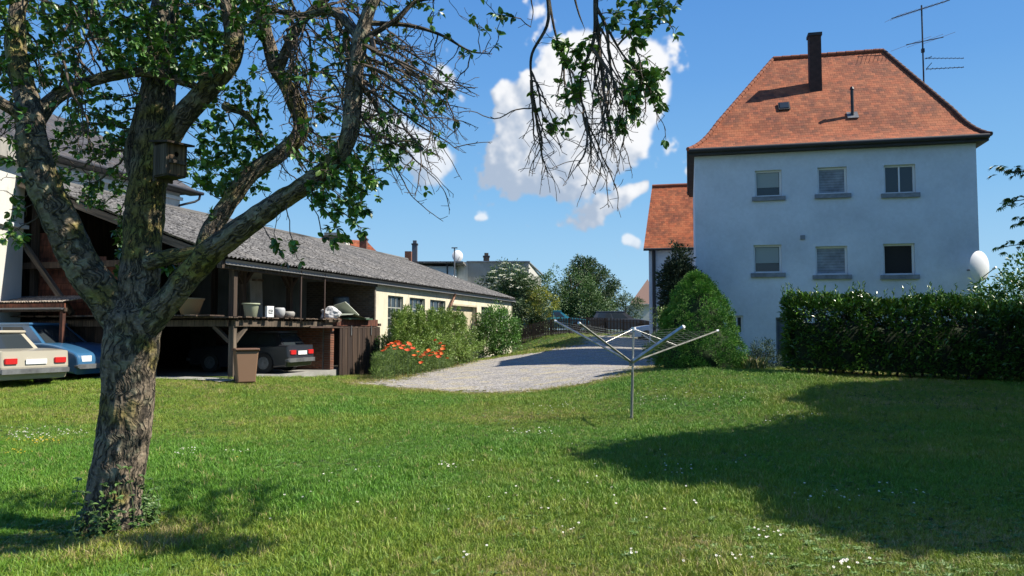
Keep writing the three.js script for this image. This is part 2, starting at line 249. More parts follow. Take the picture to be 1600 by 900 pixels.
const driveDist = (x, z) => edgeDist(x, -z, DRIVE) + .55 * fbm2(x * 1.1, z * 1.1, 4) + .18 * fbm2(x * 5, z * 5, 2);

function lawnTint(x, z) {   // dry and lush patches of the turf: 0 lush .. 1 dry
  const a = fbm2(x * .32 + 11, z * .32 + 5, 4), b = fbm2(x * 1.5 + 3, z * 1.5, 3), d = -z;
  let t = .30 + a * .75 + b * .42;
  t += .26 * sstep(11.5, 15, d) - .22 * sstep(7, 8.5, d) * (1 - sstep(9.5, 12, d)) + .30 * (1 - sstep(5.7, 7.2, d));
  return clamp(t);
}
{
  const xs = [], zs = [];
  for (let x = -400; x < -40; x += 60) xs.push(x); for (let x = -40; x < -16; x += 2) xs.push(x); for (let x = -16; x < 16; x += .3) xs.push(x); for (let x = 16; x < 40; x += 2) xs.push(x); for (let x = 40; x <= 400; x += 60) xs.push(x);
  for (let z = 60; z > 2; z -= 5) zs.push(z); for (let z = 2; z > -52; z -= .3) zs.push(z); for (let z = -52; z > -80; z -= 2) zs.push(z); for (let z = -80; z >= -700; z -= 60) zs.push(z);
  const pos = [], uv = [], idx = [], col = [];
  for (const z of zs) for (const x of xs) { pos.push(x, ground(x, z), z); uv.push(x / 2.7, z / 2.7); const t = lawnTint(x, z); let c3 = [lerp(.14, .32, t), lerp(.20, .27, t), lerp(.03, .07, t)]; if (Math.abs(x) < 16 && z < -17 && z > -52) { const e = driveDist(x, z), k = .8 * (1 - sstep(0, 1.1, e)); c3 = [lerp(c3[0], .62, k), lerp(c3[1], .50, k), lerp(c3[2], .40, k)]; } col.push(...c3); }
  for (let j = 0; j < zs.length - 1; j++) for (let i = 0; i < xs.length - 1; i++) { const a = j * xs.length + i, b = a + 1, c = a + xs.length, e = c + 1; idx.push(a, b, e, a, e, c); }
  const g = new THREE.BufferGeometry(); g.setAttribute('position', new THREE.Float32BufferAttribute(pos, 3)); g.setAttribute('uv', new THREE.Float32BufferAttribute(uv, 2)); g.setAttribute('color', new THREE.Float32BufferAttribute(col, 3)); g.setIndex(idx); g.computeVertexNormals();
  struct('lawn_ground', g, mat([1, 1, 1], .97, { vertexColors: true, map: T.soil, bumpMap: rep(T.fine, 3), bumpScale: .02 }));
}
{
  const pos = [], uv = [], idx = [], key = new Map(), st = .11, vert = (i, j) => { const k = i * 10000 + j; if (!key.has(k)) { const x = -6 + i * st, z = -20 - j * st; key.set(k, pos.length / 3); pos.push(x, ground(x, z) + .016, z); uv.push(x, z); } return key.get(k); };
  for (let i = 0; i < 150; i++) for (let j = 0; j < 256; j++) { const x = -6 + (i + .5) * st, z = -20 - (j + .5) * st; if (driveDist(x, z) + .75 * vnoise2(x * 4.3 + 9, z * 4.3) * vnoise2(x * 9, z * 9 + 4) + .35 * (RV[PERM[PERM[i & 255] + (j & 255)]]) < 0) { const a = vert(i, j), b = vert(i + 1, j), c = vert(i, j + 1), e = vert(i + 1, j + 1); idx.push(a, b, e, a, e, c); } }
  const g = new THREE.BufferGeometry(); g.setAttribute('position', new THREE.Float32BufferAttribute(pos, 3)); g.setAttribute('uv', new THREE.Float32BufferAttribute(uv, 2)); g.setIndex(idx); g.computeVertexNormals();
  struct('gravel_drive', g, M.gravel);
}
{ // the lane behind the picket fence
  const pos = [], idx = [], uv = []; const X = []; for (let x = -20; x <= 45; x += 1) X.push(x); const D = [49.3, 51, 53, 55];
  for (const d of D) for (const x of X) { pos.push(x, ground(x, -d) + .025, -d); uv.push(x, d); }
  for (let j = 0; j < D.length - 1; j++) for (let i = 0; i < X.length - 1; i++) { const a = j * X.length + i; idx.push(a, a + 1, a + 1 + X.length, a, a + 1 + X.length, a + X.length); }
  const g = new THREE.BufferGeometry(); g.setAttribute('position', new THREE.Float32BufferAttribute(pos, 3)); g.setAttribute('uv', new THREE.Float32BufferAttribute(uv, 2)); g.setIndex(idx); g.computeVertexNormals();
  struct('asphalt_lane', g, mat([.09, .09, .09], .95, { map: rep(T.gravel, .5) }));
}

// ---------------------------------------------------------------- windows, walls and other building pieces
function makeWindow(parent, x0, y0, x1, y1, { z = 0, cols = 1, rows = 1, frame = M.frameWhite, pane = M.glass, depth = .14, bw = .05, mb = .025, sill = null, sillMat = M.trim } = {}) {
  const w = x1 - x0, h = y1 - y0, cx = (x0 + x1) / 2, cy = (y0 + y1) / 2, zf = z - depth;
  const win = new THREE.Group(); win.name = 'window'; parent.add(win);
  const fr = [box(bw, h, .06, x0 + bw / 2, cy, zf), box(bw, h, .06, x1 - bw / 2, cy, zf), box(w - 2 * bw, bw, .06, cx, y0 + bw / 2, zf), box(w - 2 * bw, bw, .06, cx, y1 - bw / 2, zf)];
  part('frame', merge(fr), frame, win);
  for (let c = 1; c < cols; c++) part('glazing_bar', box(mb, h - 2 * bw, .035, x0 + bw + (w - 2 * bw) * c / cols, cy, zf + .004), frame, win);
  for (let r = 1; r < rows; r++) part('glazing_bar', box(w - 2 * bw, mb, .03, cx, y0 + bw + (h - 2 * bw) * r / rows, zf + .002), frame, win);
  const pw = (w - 2 * bw) / cols, ph = (h - 2 * bw) / rows;
  for (let c = 0; c < cols; c++) for (let r = 0; r < rows; r++) part('pane', box(pw - (cols > 1 ? mb : 0), ph - (rows > 1 ? mb : 0), .008, x0 + bw + pw * (c + .5), y0 + bw + ph * (r + .5), zf - .008), pane, win);
  if (sill) part('sill', box(w + sill[0] * 2, sill[1], depth + sill[2], cx, y0 - sill[1] / 2, z + (sill[2] - depth) / 2), sillMat, win);
  return win;
}
function brickWall(parent, w, h, mats, seed, t = .11, label) {   // wall in local xy, front at z = 0: bricks on a recessed mortar bed; returns the wall part
  const bed = part('brick_wall', box(w - .004, h - .004, .08, w / 2, h / 2, -.055), M.mortar, parent, label);
  const r = rngOf(seed), bw = .24, bh = .068, j = .012, gs = [0, 1, 2].map(k => chamferBox(bw, bh, .05, .006)), half = chamferBox(bw / 2 - j / 2, bh, .05, .006);
  for (let row = 0; row * (bh + j) + bh < h; row++) {
    const off = row % 2 ? -(bw + j) / 2 : 0;
    for (let c = 0; c * (bw + j) + off < w - .05; c++) {
      let x = c * (bw + j) + off, g = gs[c % 3], ww = bw; if (x < -.001) { x = 0; g = half; ww = bw / 2 - j / 2; } if (x + ww > w) { ww = bw / 2 - j / 2; g = half; if (x + ww > w + .01) continue; }
      const b = part('brick', g, mats[Math.floor(r() * mats.length)], bed); b.position.set(x + ww / 2, row * (bh + j) + bh / 2 + .006, -.022 + r() * .006); b.rotation.z = (r() - .5) * .012;
    }
  }
  return bed;
}

// ---------------------------------------------------------------- the barn: open timber half and rendered half under one corrugated roof
// local axes: x along the front towards the far end, z out of the front, origin at the near corner
const BARN_TURN = Math.atan2(.963, .268);
const barn = thing('barn', 'long barn with grey corrugated roof, open timber loft and cream rendered end', 'barn', [-7.5, 0, -20.7], BARN_TURN);
const toBarn = (px, py, z = 0) => { barn.updateMatrixWorld(); const inv = barn.matrixWorld.clone().invert(), o = V(0, EYE, 0).applyMatrix4(inv), q = ray(px, py).add(V(0, EYE, 0)).applyMatrix4(inv).sub(o); return o.addScaledVector(q, (z - o.z) / q.z); };
const BL = 28, YS = 8.6, EAVE = 3.62, RIDGE = 6.15, HALF = 7.2, DECK = 1.95;
const roofY = z => RIDGE - Math.abs(z + HALF) * (RIDGE - EAVE) / HALF;
{
  const L = BL - YS;
  // cream front wall with its openings
  const px2x = px => toBarn(px, 480).x - YS;
  const wy = [1.22, 3.0], wins = [[606, 630], [640, 664], [672, 696]].map(([a, b]) => [px2x(a), wy[0], px2x(b), wy[1]]), wins2 = [[752, 770.5], [777, 793.5]].map(([a, b]) => [px2x(a), 1.55, px2x(b), 2.9]);
  const door = [px2x(706), .1, px2x(743), 2.83];
  const front = new THREE.Group(); front.name = 'front_wall'; front.position.set(YS, 0, 0); barn.add(front);
  part('render', wallShape([[0, -.3], [L, -.3], [L, EAVE - .08], [0, EAVE - .08]], [...wins, ...wins2, door], .32), M.plasterYellow, front);
  const dark = part('plinth', box(L, .32, .03, L / 2, .05, .017), M.plasterGrey, front);
  for (const w of wins) { const g = makeWindow(barn, w[0] + YS, w[1], w[2] + YS, w[3], { cols: 3, rows: 4, frame: M.frameGreen, depth: .12, bw: .055, mb: .042, sill: [.06, .06, .06], sillMat: M.copper }); g.name = 'window'; }
  for (const w of wins2) makeWindow(barn, w[0] + YS, w[1], w[2] + YS, w[3], { cols: 3, rows: 3, frame: M.frameGreen, depth: .12, bw: .055, mb: .042, sill: [.06, .06, .06], sillMat: M.copper });
  { const dg = new THREE.Group(); dg.name = 'garage_door'; barn.add(dg); const w = door[2] - door[0], n = 8; for (let i = 0; i < n; i++) part('plank', box(w / n - .012, door[3] - door[1] - .02, .045, YS + door[0] + w * (i + .5) / n, (door[1] + door[3]) / 2, -.2), M.doorBeige, dg); part('backing', box(w, door[3] - door[1], .03, YS + door[0] + w / 2, (door[1] + door[3]) / 2, -.245), M.doorBeige, dg); part('lintel', box(w + .16, .09, .05, YS + door[0] + w / 2, door[3] + .047, .025), M.doorBeige, dg); part('jamb', box(.08, door[3] - door[1], .05, YS + door[2] + .042, (door[3] + door[1]) / 2, .025), M.copper, dg); }
  // ends and back
  part('end_wall', (() => { const g = wallShape([[-2 * HALF, -.4], [0, -.4], [0, EAVE - .1], [-HALF, RIDGE - .1], [-2 * HALF, EAVE - .1]], [], .3); g.rotateY(-Math.PI / 2); g.translate(BL - .3, 0, 0); return uvBox(g); })(), M.plasterYellow, barn);
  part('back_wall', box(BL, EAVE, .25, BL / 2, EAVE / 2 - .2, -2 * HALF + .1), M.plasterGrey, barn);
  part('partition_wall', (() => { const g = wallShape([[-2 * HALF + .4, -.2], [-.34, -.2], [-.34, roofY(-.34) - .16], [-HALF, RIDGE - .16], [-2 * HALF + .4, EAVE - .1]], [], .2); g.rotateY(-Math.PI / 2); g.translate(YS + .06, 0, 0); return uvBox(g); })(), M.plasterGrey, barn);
  part('inner_wall', box(YS, 6.0, .15, YS / 2, 2.9, -8.2), M.timber, barn);
  // brick: loft end wall, ground-floor cross wall and its sunlit pier
  const loft = new THREE.Group(); loft.position.set(YS - .03, DECK + .02, -2.86); loft.rotation.y = -Math.PI / 2; loft.name = 'loft_end_wall'; barn.add(loft);
  brickWall(loft, 2.9, 1.52, M.brickDull, 3);
  const cross = new THREE.Group(); cross.position.set(5.2, .02, -4.4); cross.rotation.y = -Math.PI / 2; cross.name = 'cross_wall'; barn.add(cross);
  brickWall(cross, 4.18, 1.72, M.brick, 4);
  const pier = new THREE.Group(); pier.position.set(5.2, .0, 0.02); pier.name = 'brick_pier'; barn.add(pier);
  { const r = rngOf(8), g = chamferBox(.24, .068, .24, .006); part('mortar_core', box(.22, 1.76, .22, .13, .88, -.1), M.mortar, pier); for (let k = 0; k < 22; k++) { const b = part('brick', g, M.brick[Math.floor(r() * 4)], pier); b.position.set(.13, .04 + k * .08, -.1 + r() * .006); } }
  part('cross_wall_core', box(.2, 1.75, 4.1, 5.36, .88, -2.3), M.plasterGrey, barn);
  // floor slabs
  part('floor_slab', box(YS + .6, .3, 8.2, YS / 2 - .3, .16, -4.0), M.concrete, barn);
  // loft floor: joists, edge beams, plank ends with ragged tips
  const deck = new THREE.Group(); deck.name = 'loft_floor'; barn.add(deck);
  const r = rngOf(21), pg = [0, 1, 2].map(k => chamferBox(.19, .035, 1, .004));
  for (let x = -.55; x < 5.35; x += .205) { const len = 3.6, m = part('plank', pg[Math.floor(r() * 3)], M.deckPlank[Math.floor(r() * 4)], deck); m.scale.z = len; m.position.set(x + .1, DECK + .03 + (r() - .5) * .02, -len / 2 + .16 + r() * .22); m.rotation.x = (r() - .5) * .01; }
  for (let z = -.2; z > -7.6; z -= .205) { const m = part('plank', pg[Math.floor(r() * 3)], M.deckPlank[Math.floor(r() * 4)], deck); m.rotation.y = Math.PI / 2; m.scale.z = .6; m.position.set(-.35 - r() * .14, DECK + .072 + (r() - .5) * .014, z - .1); }
  part('under_floor', box(YS - .1, .04, 8, YS / 2, DECK - .02, -4.05), M.timber, deck);
  part('edge_beam', box(5.3, .17, .16, 2.55, DECK - .13, .06), M.timberGrey, deck);
  part('edge_beam', box(.16, .17, 7.4, -.12, DECK - .13, -3.75), M.timberGrey, deck);
  part('fascia_board', box(3.5, .24, .05, 6.9, DECK - .05, .1), M.timberRed[2], deck);
  part('upper_board', box(1.0, .14, .06, 5.0, DECK + .02, .2), M.deckPlank[0], deck);
  // posts and braces, ground floor
  const post = (x, y0, y1, z, w, m) => part('post', box(w, y1 - y0, w, x, (y0 + y1) / 2, z), m, barn);
  post(-.05, .2, DECK - .2, .02, .15, M.timberGrey);
  part('brace', bar(V(.02, DECK - .62, .03), V(.52, DECK - .22, .03), .11, .1), M.timberGrey, barn);
  part('brace', bar(V(-.07, DECK - .62, -.06), V(-.1, DECK - .22, -.52), .11, .1), M.timberGrey, barn);
  post(-.05, .2, DECK - .2, -2.5, .14, M.timberGrey);
  part('side_board', box(.03, 1.7, .3, -.2, 1.04, -2.55), M.frameWhite, barn);
  // loft posts, iron poles
  for (const [px] of [[470], [507]]) { const x = toBarn(px, 470, .14).x; part('iron_pole', rod(V(x, DECK - .1, .14), V(x, EAVE - .05, .14), .028), M.iron, barn); }
  for (const [x, z] of [[.1, -.1], [2.4, -1.4], [5.0, -1.4], [.1, -3.6], [.1, -6.9], [2.4, -4.5], [5.2, -4.5]]) post(x, DECK, roofY(z) - .25, z, .16, M.timber);
  for (const [x, z] of [[2.4, -1.4], [5.0, -1.4]]) for (const s of [-1, 1]) part('brace', bar(V(x + s * .05, EAVE - .55, z), V(x + s * .7, EAVE + .1, z), .11), M.timber, barn);
  part('eave_beam', box(YS + .7, .2, .16, YS / 2 - .35, EAVE - .26, .05), M.timber, barn);
  part('tie_beam', box(.16, .18, 7.2, -.05, EAVE - .1, -3.7), M.timber, barn);
  part('diagonal_strut', bar(V(-.16, DECK + .15, -5.2), V(-.16, EAVE + .5, -7.0), .13), M.timberGrey, barn);
  part('diagonal_strut', bar(V(-.16, DECK + .15, -2.6), V(-.16, EAVE + .2, -1.2), .12), M.timber, barn);
  // red board infill of the near gable and the boarded ground floor behind the lean-to
  const red = new THREE.Group(); red.name = 'gable_boarding'; barn.add(red);
  for (let k = 0; k < 13; k++) { const y = DECK + .2 + k * .19, zr = -HALF; if (y > RIDGE - 1) break; const z0 = y < EAVE - .2 ? -3.9 : -3.9 - (y - EAVE + .2) * 2.2; if (z0 - (-7.15) < .4) break; part('board', box(.03, .182, z0 + 7.15, .25, y, (z0 - 7.15) / 2), M.timberRed[k % 3], red); }
  const low = new THREE.Group(); low.name = 'ground_floor_boarding'; barn.add(low);
  for (let k = 0; k < 26; k++) { const z = -2.75 - k * .19; part('board', box(.03, 1.62, .182, .02 + (k % 2) * .012, 1.03, z), M.doorPlank[(k * 7) % 4], low); }
  // sliding door on its rail
  const sd = new THREE.Group(); sd.name = 'sliding_door'; barn.add(sd); const rd = rngOf(31);
  for (let k = 0; k < 17; k++) { const h = 1.70 + rd() * .02; part('plank', box(.178, h, .03, 5.62 + k * .184, .06 + h / 2 - rd() * .03, .2 + (k % 2) * .012), M.doorPlank[Math.floor(rd() * 4)], sd); }
  for (const y of [.4, 1.45]) part('ledge', box(3.1, .12, .03, 7.1, y, .165), M.doorPlank[0], sd);
  part('rail', box(5.0, .05, .05, 6.1, DECK - .22, .2), M.iron, sd);
  for (const x of [6.3, 7.85]) part('hanger', box(.05, .34, .02, x, DECK - .33, .245), M.zinc, sd);
  part('bracket', box(.2, .1, .1, 8.75, DECK - .12, .12), M.iron, sd);
  // roof: battens under corrugated sheets in overlapping rows
  const roof = new THREE.Group(); roof.name = 'roof'; barn.add(roof);
  const pitch = Math.atan2(RIDGE - EAVE, HALF), over = .17, slope = (HALF + over) / Math.cos(pitch), x0 = -.75, x1 = BL + .45;
  const und = (s) => { const g = new THREE.BoxGeometry(x1 - x0 - .1, .03, slope - .12); g.rotateX(s * pitch); const c = (HALF + over) / 2; g.translate((x0 + x1) / 2, RIDGE - .09 - c * Math.tan(pitch), -HALF + s * c); return uvBox(g); };
  part('under_boarding', und(1), M.timber, roof); part('under_boarding', und(-1), M.timber, roof);
  const wave = .177, n = 5, sw = wave * n, rows = 4, sl = slope / rows + .14;
  const sheetGeo = (() => { const pos = [], uv = [], idx = [], S = n * 8, K = S + 1; for (let side = 0; side < 2; side++) for (let j = 0; j < 2; j++) for (let i = 0; i <= S; i++) { const x = i / S * sw; pos.push(x, .026 * Math.cos(x / wave * 2 * Math.PI) - side * .007, j * sl); uv.push(x, j * sl); } for (let i = 0; i < S; i++) { idx.push(i, i + K, i + 1, i + 1, i + K, i + K + 1); const o = 2 * K; idx.push(o + i, o + i + 1, o + i + K, o + i + 1, o + i + K + 1, o + i + K); idx.push(i + K, o + i + K, o + i + K + 1, i + K, o + i + K + 1, i + K + 1); } const g = new THREE.BufferGeometry(); g.setAttribute('position', new THREE.Float32BufferAttribute(pos, 3)); g.setAttribute('uv', new THREE.Float32BufferAttribute(uv, 2)); g.setIndex(idx); const q = g.toNonIndexed(); g.computeVertexNormals(); return g; })();
  const rs = rngOf(55);
  for (let c = 0; c < Math.floor((x1 - x0) / sw); c++) for (let k = 0; k < rows; k++) {
    const m = part('corrugated_sheet', sheetGeo, M.sheet[Math.floor(rs() * 4)], roof), s = k * slope / rows;
    m.position.set(x0 + c * sw + (rs() - .5) * .012, RIDGE + .045 - s * Math.sin(pitch) - k * .004 + rs() * .006, -HALF + s * Math.cos(pitch)); m.rotation.x = pitch - .006;
  }
  { const g = sheetGeo.clone(); const list = []; for (let c = 0; c < Math.floor((x1 - x0) / sw); c++) { const q = sheetGeo.clone(); q.scale(1, 1, slope / sl); q.rotateX(pitch); q.rotateY(Math.PI); q.translate(x0 + (c + 1) * sw, RIDGE + .045, -HALF); list.push(q); } part('rear_sheets', merge(list), M.sheet[0], roof); }
  part('ridge_cap', (() => { const g = new THREE.CylinderGeometry(.13, .13, x1 - x0 - .3, 10, 1, false, 0, Math.PI); g.rotateZ(Math.PI / 2); g.rotateX(0); g.translate((x0 + x1) / 2, RIDGE + .03, -HALF); return g; })(), M.sheet[2], roof);
  part('verge_board', bar(V(x0 + .06, roofY(over) - .13, over - .05), V(x0 + .06, RIDGE - .12, -HALF), .04, .2), M.timberGrey, roof);
  part('verge_board', bar(V(x1 - .06, roofY(over) - .13, over - .05), V(x1 - .06, RIDGE - .12, -HALF), .04, .2), M.timberGrey, roof);
  // gutter: half-round trough; downpipe with a swan neck
  const gut = new THREE.CylinderGeometry(.075, .075, x1 - x0 - .3, 10, 1, true, Math.PI * .5, Math.PI); gut.rotateZ(Math.PI / 2); gut.rotateX(0); gut.translate((x0 + x1) / 2, EAVE - .19, over + .05); part('gutter', gut, M.zinc, barn);
  part('fascia', box(x1 - x0 - .4, .12, .03, (x0 + x1) / 2, EAVE - .2, over - .06), M.timberGrey, barn);
  const dx = toBarn(702, 480, .1).x; part('downpipe', pipe([V(dx + .55, EAVE - .24, over + .02), V(dx + .53, EAVE - .42, over - .02), V(dx + .1, EAVE - .78, .16), V(dx, EAVE - 1.0, .12), V(dx, 1.6, .12), V(dx, .2, .12)], .062, 10, 40), M.copper, barn);
}
// ---------------------------------------------------------------- lean-to in front of the near gable
{
  const lt = thing('lean_to_roof', 'low rusty corrugated lean-to roof on red posts beside white wall', 'roof', [-7.5, 0, -20.7], BARN_TURN);
  const list = []; const S = 220, len = 6.6;
  const pos = [], uv = [], idx = []; for (let j = 0; j < 2; j++) for (let i = 0; i <= S; i++) { const z = -4.3 - i / S * len; pos.push(-1.35 + j * 1.35, 2.40 + j * .22 + .018 * Math.cos(i / S * len / .09 * 2 * Math.PI), z); uv.push(z, j * 1.4); }
  for (let i = 0; i < S; i++) { const a = i, b = i + S + 1; idx.push(a, a + 1, b, b, a + 1, b + 1); }
  const g = new THREE.BufferGeometry(); g.setAttribute('position', new THREE.Float32BufferAttribute(pos, 3)); g.setAttribute('uv', new THREE.Float32BufferAttribute(uv, 2)); g.setIndex(idx); g.computeVertexNormals();
  part('corrugated_sheet', g, mat([.42, .36, .31], .85, { map: rep(T.cement, .5) }), lt);
  part('edge_board', box(.04, .11, len, -1.3, 2.3, -4.3 - len / 2), M.timberRed[1], lt);
  part('gutter', (() => { const q = new THREE.CylinderGeometry(.055, .055, len, 10, 1, true, 0, Math.PI); q.rotateX(Math.PI / 2); q.rotateZ(-Math.PI / 2); q.translate(-1.39, 2.24, -4.3 - len / 2); return q; })(), M.zinc, lt);
  for (const z of [-4.45, -6.75, -10.6]) part('post', box(.1, 2.05, .1, -1.22, 1.25, z), M.timberRed[2], lt);
  part('beam', box(.1, .1, len - .1, -1.22, 2.19, -4.3 - len / 2), M.timber, lt);
}
// ---------------------------------------------------------------- things kept in the loft and below it
{
  const put = (px, py, z) => { const p = toBarn(px, py, z); p.y = DECK + .05; return barn.localToWorld(p); };
  barn.updateMatrixWorld();
  { const p = put(535, 482, -.7); const pts = [[0, 0], [.27, 0], [.29, .05], [.29, .25], [.31, .28], [.31, .5], [.29, .53], [.29, .78], [.26, .84], [0, .85]].map(a => new THREE.Vector2(...a)); const m = one('barrel', 'blue-grey plastic barrel standing in the loft by its end wall', 'barrel', new THREE.LatheGeometry(pts, 28), M.plastic([.055, .075, .095], .45)); m.position.copy(p); m.rotation.z = .06; }
  { const p = put(545, 496, .0), t = thing('folded_tarpaulin', 'grey-green tarpaulin folded in a wedge on the loft edge', 'tarpaulin', [p.x, p.y, p.z], BARN_TURN);
    const g = new THREE.PlaneGeometry(1.5, .9, 20, 10); g.rotateX(-Math.PI / 2); const a = g.attributes.position; for (let i = 0; i < a.count; i++) { const x = a.getX(i), z = a.getZ(i); a.setY(i, .06 + Math.max(0, .14 - Math.abs(x + .45) * .2) + .03 * vnoise2(x * 5 + 3, z * 5)); } g.computeVertexNormals(); part('sheet', g, M.plastic([.30, .33, .28], .6), t);
    part('board', box(1.9, .05, .5, .35, .03, .05), M.plastic([.06, .115, .075], .55), t); part('board', bar(V(.15, .1, .1), V(-.5, .55, -.1), .03, .5), M.plastic([.36, .38, .32], .6), t); }
  { const p = put(517, 496, .0), g = new THREE.IcosahedronGeometry(.3, 4), a = g.attributes.position, v = V(); for (let i = 0; i < a.count; i++) { v.fromBufferAttribute(a, i); const s = 1 + .5 * fbm3(v.x * 6, v.y * 6, v.z * 6, 3); a.setXYZ(i, v.x * s * 1.15, Math.max(v.y * s * .75, -.18), v.z * s * .8); } g.computeVertexNormals(); const m = one('rag_bundle', 'crumpled white plastic bundle beside the tarpaulin on the loft', 'bundle', g, M.plastic([.55, .55, .56], .5)); m.position.copy(p); m.position.y += .18; }
  { const p = put(392, 487, -.25), pts = [[0, 0], [.16, 0], [.22, .36], [.25, .36], [.25, .4], [.2, .4], [.17, .06], [0, .05]].map(a => new THREE.Vector2(...a)); const m = one('flower_pot', 'pale green plastic flower pot on the loft near the tree', 'flower pot', new THREE.LatheGeometry(pts, 24), M.plastic([.30, .33, .23], .6)); m.position.copy(p); }
  { const p = put(421, 492, .18), t = thing('sign_box', 'small white square box with a dark outlined mark on the loft edge', 'box', [p.x, p.y, p.z], BARN_TURN - .35); part('case', chamferBox(.24, .32, .1, .01).translate(0, .16, 0), M.frameWhite, t); for (const [w, h, x, y] of [[.13, .018, 0, .21], [.13, .018, 0, .12], [.018, .09, -.056, .165], [.018, .045, .056, .185], [.07, .018, .03, .165]]) part('mark', box(w, h, .006, x, y, .054), M.darkMetal, t); }
  for (const [px, w, h, c, l] of [[437, .26, .3, [.36, .37, .38], 'pale grey plastic tub beside the white box on the loft'], [451, .3, .2, [.28, .27, .25], 'low grey bowl on the loft next to the tub']]) { const p = put(px, 494, .0), pts = [[0, 0], [w * .4, 0], [w * .6, h * .4], [w * .62, h * .8], [w * .5, h], [0, h * 1.02]].map(a => new THREE.Vector2(...a)); const m = one(px < 440 ? 'plastic_tub' : 'bowl', l, px < 440 ? 'tub' : 'bowl', new THREE.LatheGeometry(pts, 22), M.plastic(c, .6)); m.position.copy(p); }
  { const p = put(400, 474, -1.9), t = thing('leaning_panel', 'tall pale wooden panel leaning upright in the open loft', 'panel', [p.x, p.y, p.z], BARN_TURN - .5); part('board', box(.42, 1.5, .04, 0, .75, 0, 0, -.08), M.plasterGrey, t); part('batten', box(.4, .07, .03, 0, 1.25, .1), M.timberGrey, t); }
  { const p = put(314, 481, -.6); const wl = toBarn(318, 481, -.9); const q = barn.localToWorld(V(-.05, DECK + .09, -1.35)); const pts = [[0, 0], [.22, 0], [.36, .42], [.38, .42], [.38, .47], [.33, .47], [.2, .08], [0, .06]].map(a => new THREE.Vector2(...a)); const m = one('wicker_tub', 'ochre tub on the loft corner behind the apple tree', 'tub', new THREE.LatheGeometry(pts, 24), M.plastic([.34, .22, .10], .75)); m.position.copy(q); }
  { const p = toBarn(383, 600, 1.0); const w = barn.localToWorld(V(p.x, 0, 1.0)); const gp = V(w.x, 0, w.z); const bp = onGround(383, 599); const t = thing('wheelie_bin', 'brown wheeled waste bin standing on the grass below the loft', 'waste bin', [bp.x, bp.y, bp.z], .5);
    const s = new THREE.Shape(); s.moveTo(-.19, .06); s.lineTo(.19, .06); s.lineTo(.25, .8); s.lineTo(-.25, .8); const g = new THREE.ExtrudeGeometry(s, { depth: .4, bevelEnabled: true, bevelSize: .03, bevelThickness: .03, bevelSegments: 2 }); g.translate(0, 0, -.2); part('body', g, M.plastic([.20, .115, .068], .55), t); part('lid', chamferBox(.6, .06, .56, .02).translate(0, .86, 0), M.plastic([.12, .06, .035], .5), t); part('handle', rod(V(-.2, .8, -.32), V(.2, .8, -.32), .016), M.plastic([.1, .05, .03], .5), t); for (const x of [-.2, .2]) { const wh = new THREE.CylinderGeometry(.1, .1, .05, 18); wh.rotateZ(Math.PI / 2); wh.translate(x, .1, -.26); part('wheel', wh, M.tyre, t); } }
  { const a = onGround(240, 597), b = onGround(345, 600), n = []; const s = struct('concrete_apron', (() => { const pos = [], idx = [], uv = []; const N = 14; const r = rngOf(3); for (let i = 0; i <= N; i++) { const u = i / N; const p = barn.localToWorld(V(-.5, 0, .6 - u * 4.4)), q = barn.localToWorld(V(-1.25 - r() * .14 + u * .2, 0, .6 - u * 4.4)); pos.push(p.x, ground(p.x, p.z) + .045, p.z, q.x, ground(q.x, q.z) + .045, q.z); uv.push(u * 4, 0, u * 4, .8); if (i < N) idx.push(2 * i, 2 * i + 1, 2 * i + 2, 2 * i + 1, 2 * i + 3, 2 * i + 2); } const g = new THREE.BufferGeometry(); g.setAttribute('position', new THREE.Float32BufferAttribute(pos, 3)); g.setAttribute('uv', new THREE.Float32BufferAttribute(uv, 2)); g.setIndex(idx); g.computeVertexNormals(); return g; })(), M.concrete); }
}

// ---------------------------------------------------------------- hipped roofs
function hipRoof(x0, x1, z0, z1, rx0, rx1, rz, H, flare = true) {   // z0 front (larger), z1 back; ridge from rx0 to rx1 at rz; four tiled faces
  const N = 22, prof = g => flare ? (g < .3 ? g * (.45 + .55 * (g / .3)) * .86 : lerp(.258, 1, (g - .3) / .7)) : g;
  const ring = g => { const y = prof(g) * H; return [V(lerp(x0, rx0, g), y, lerp(z0, rz, g)), V(lerp(x1, rx1, g), y, lerp(z0, rz, g)), V(lerp(x1, rx1, g), y, lerp(z1, rz, g)), V(lerp(x0, rx0, g), y, lerp(z1, rz, g))]; };
  const faces = [0, 1, 2, 3].map(() => ({ p: [], u: [] })); const dist = [0, 0, 0, 0];
  for (let k = 0; k < N; k++) {
    const A = ring(k / N), B = ring((k + 1) / N);
    for (let f = 0; f < 4; f++) {
      const a = A[f], b = A[(f + 1) % 4], c = B[(f + 1) % 4], d = B[f], ax = f % 2 ? 'z' : 'x', step = Math.hypot((c.y + d.y) / 2 - a.y, f % 2 ? c.x - b.x : d.z - a.z), v0 = dist[f], v1 = v0 + step;
      faces[f].p.push(...a, ...b, ...c, ...a, ...c, ...d); faces[f].u.push(a[ax], v0, b[ax], v0, c[ax], v1, a[ax], v0, c[ax], v1, d[ax], v1); dist[f] = v1;
    }
  }
  const smooth = f => { const g = tri(f.p, f.u); return g; };
  const hips = [0, 1, 2, 3].map(i => { const pts = []; for (let k = 0; k <= N; k++) pts.push(ring(k / N)[i].add(V(0, .02, 0))); return pts; });
  return { faces: faces.map(smooth), hips };
}
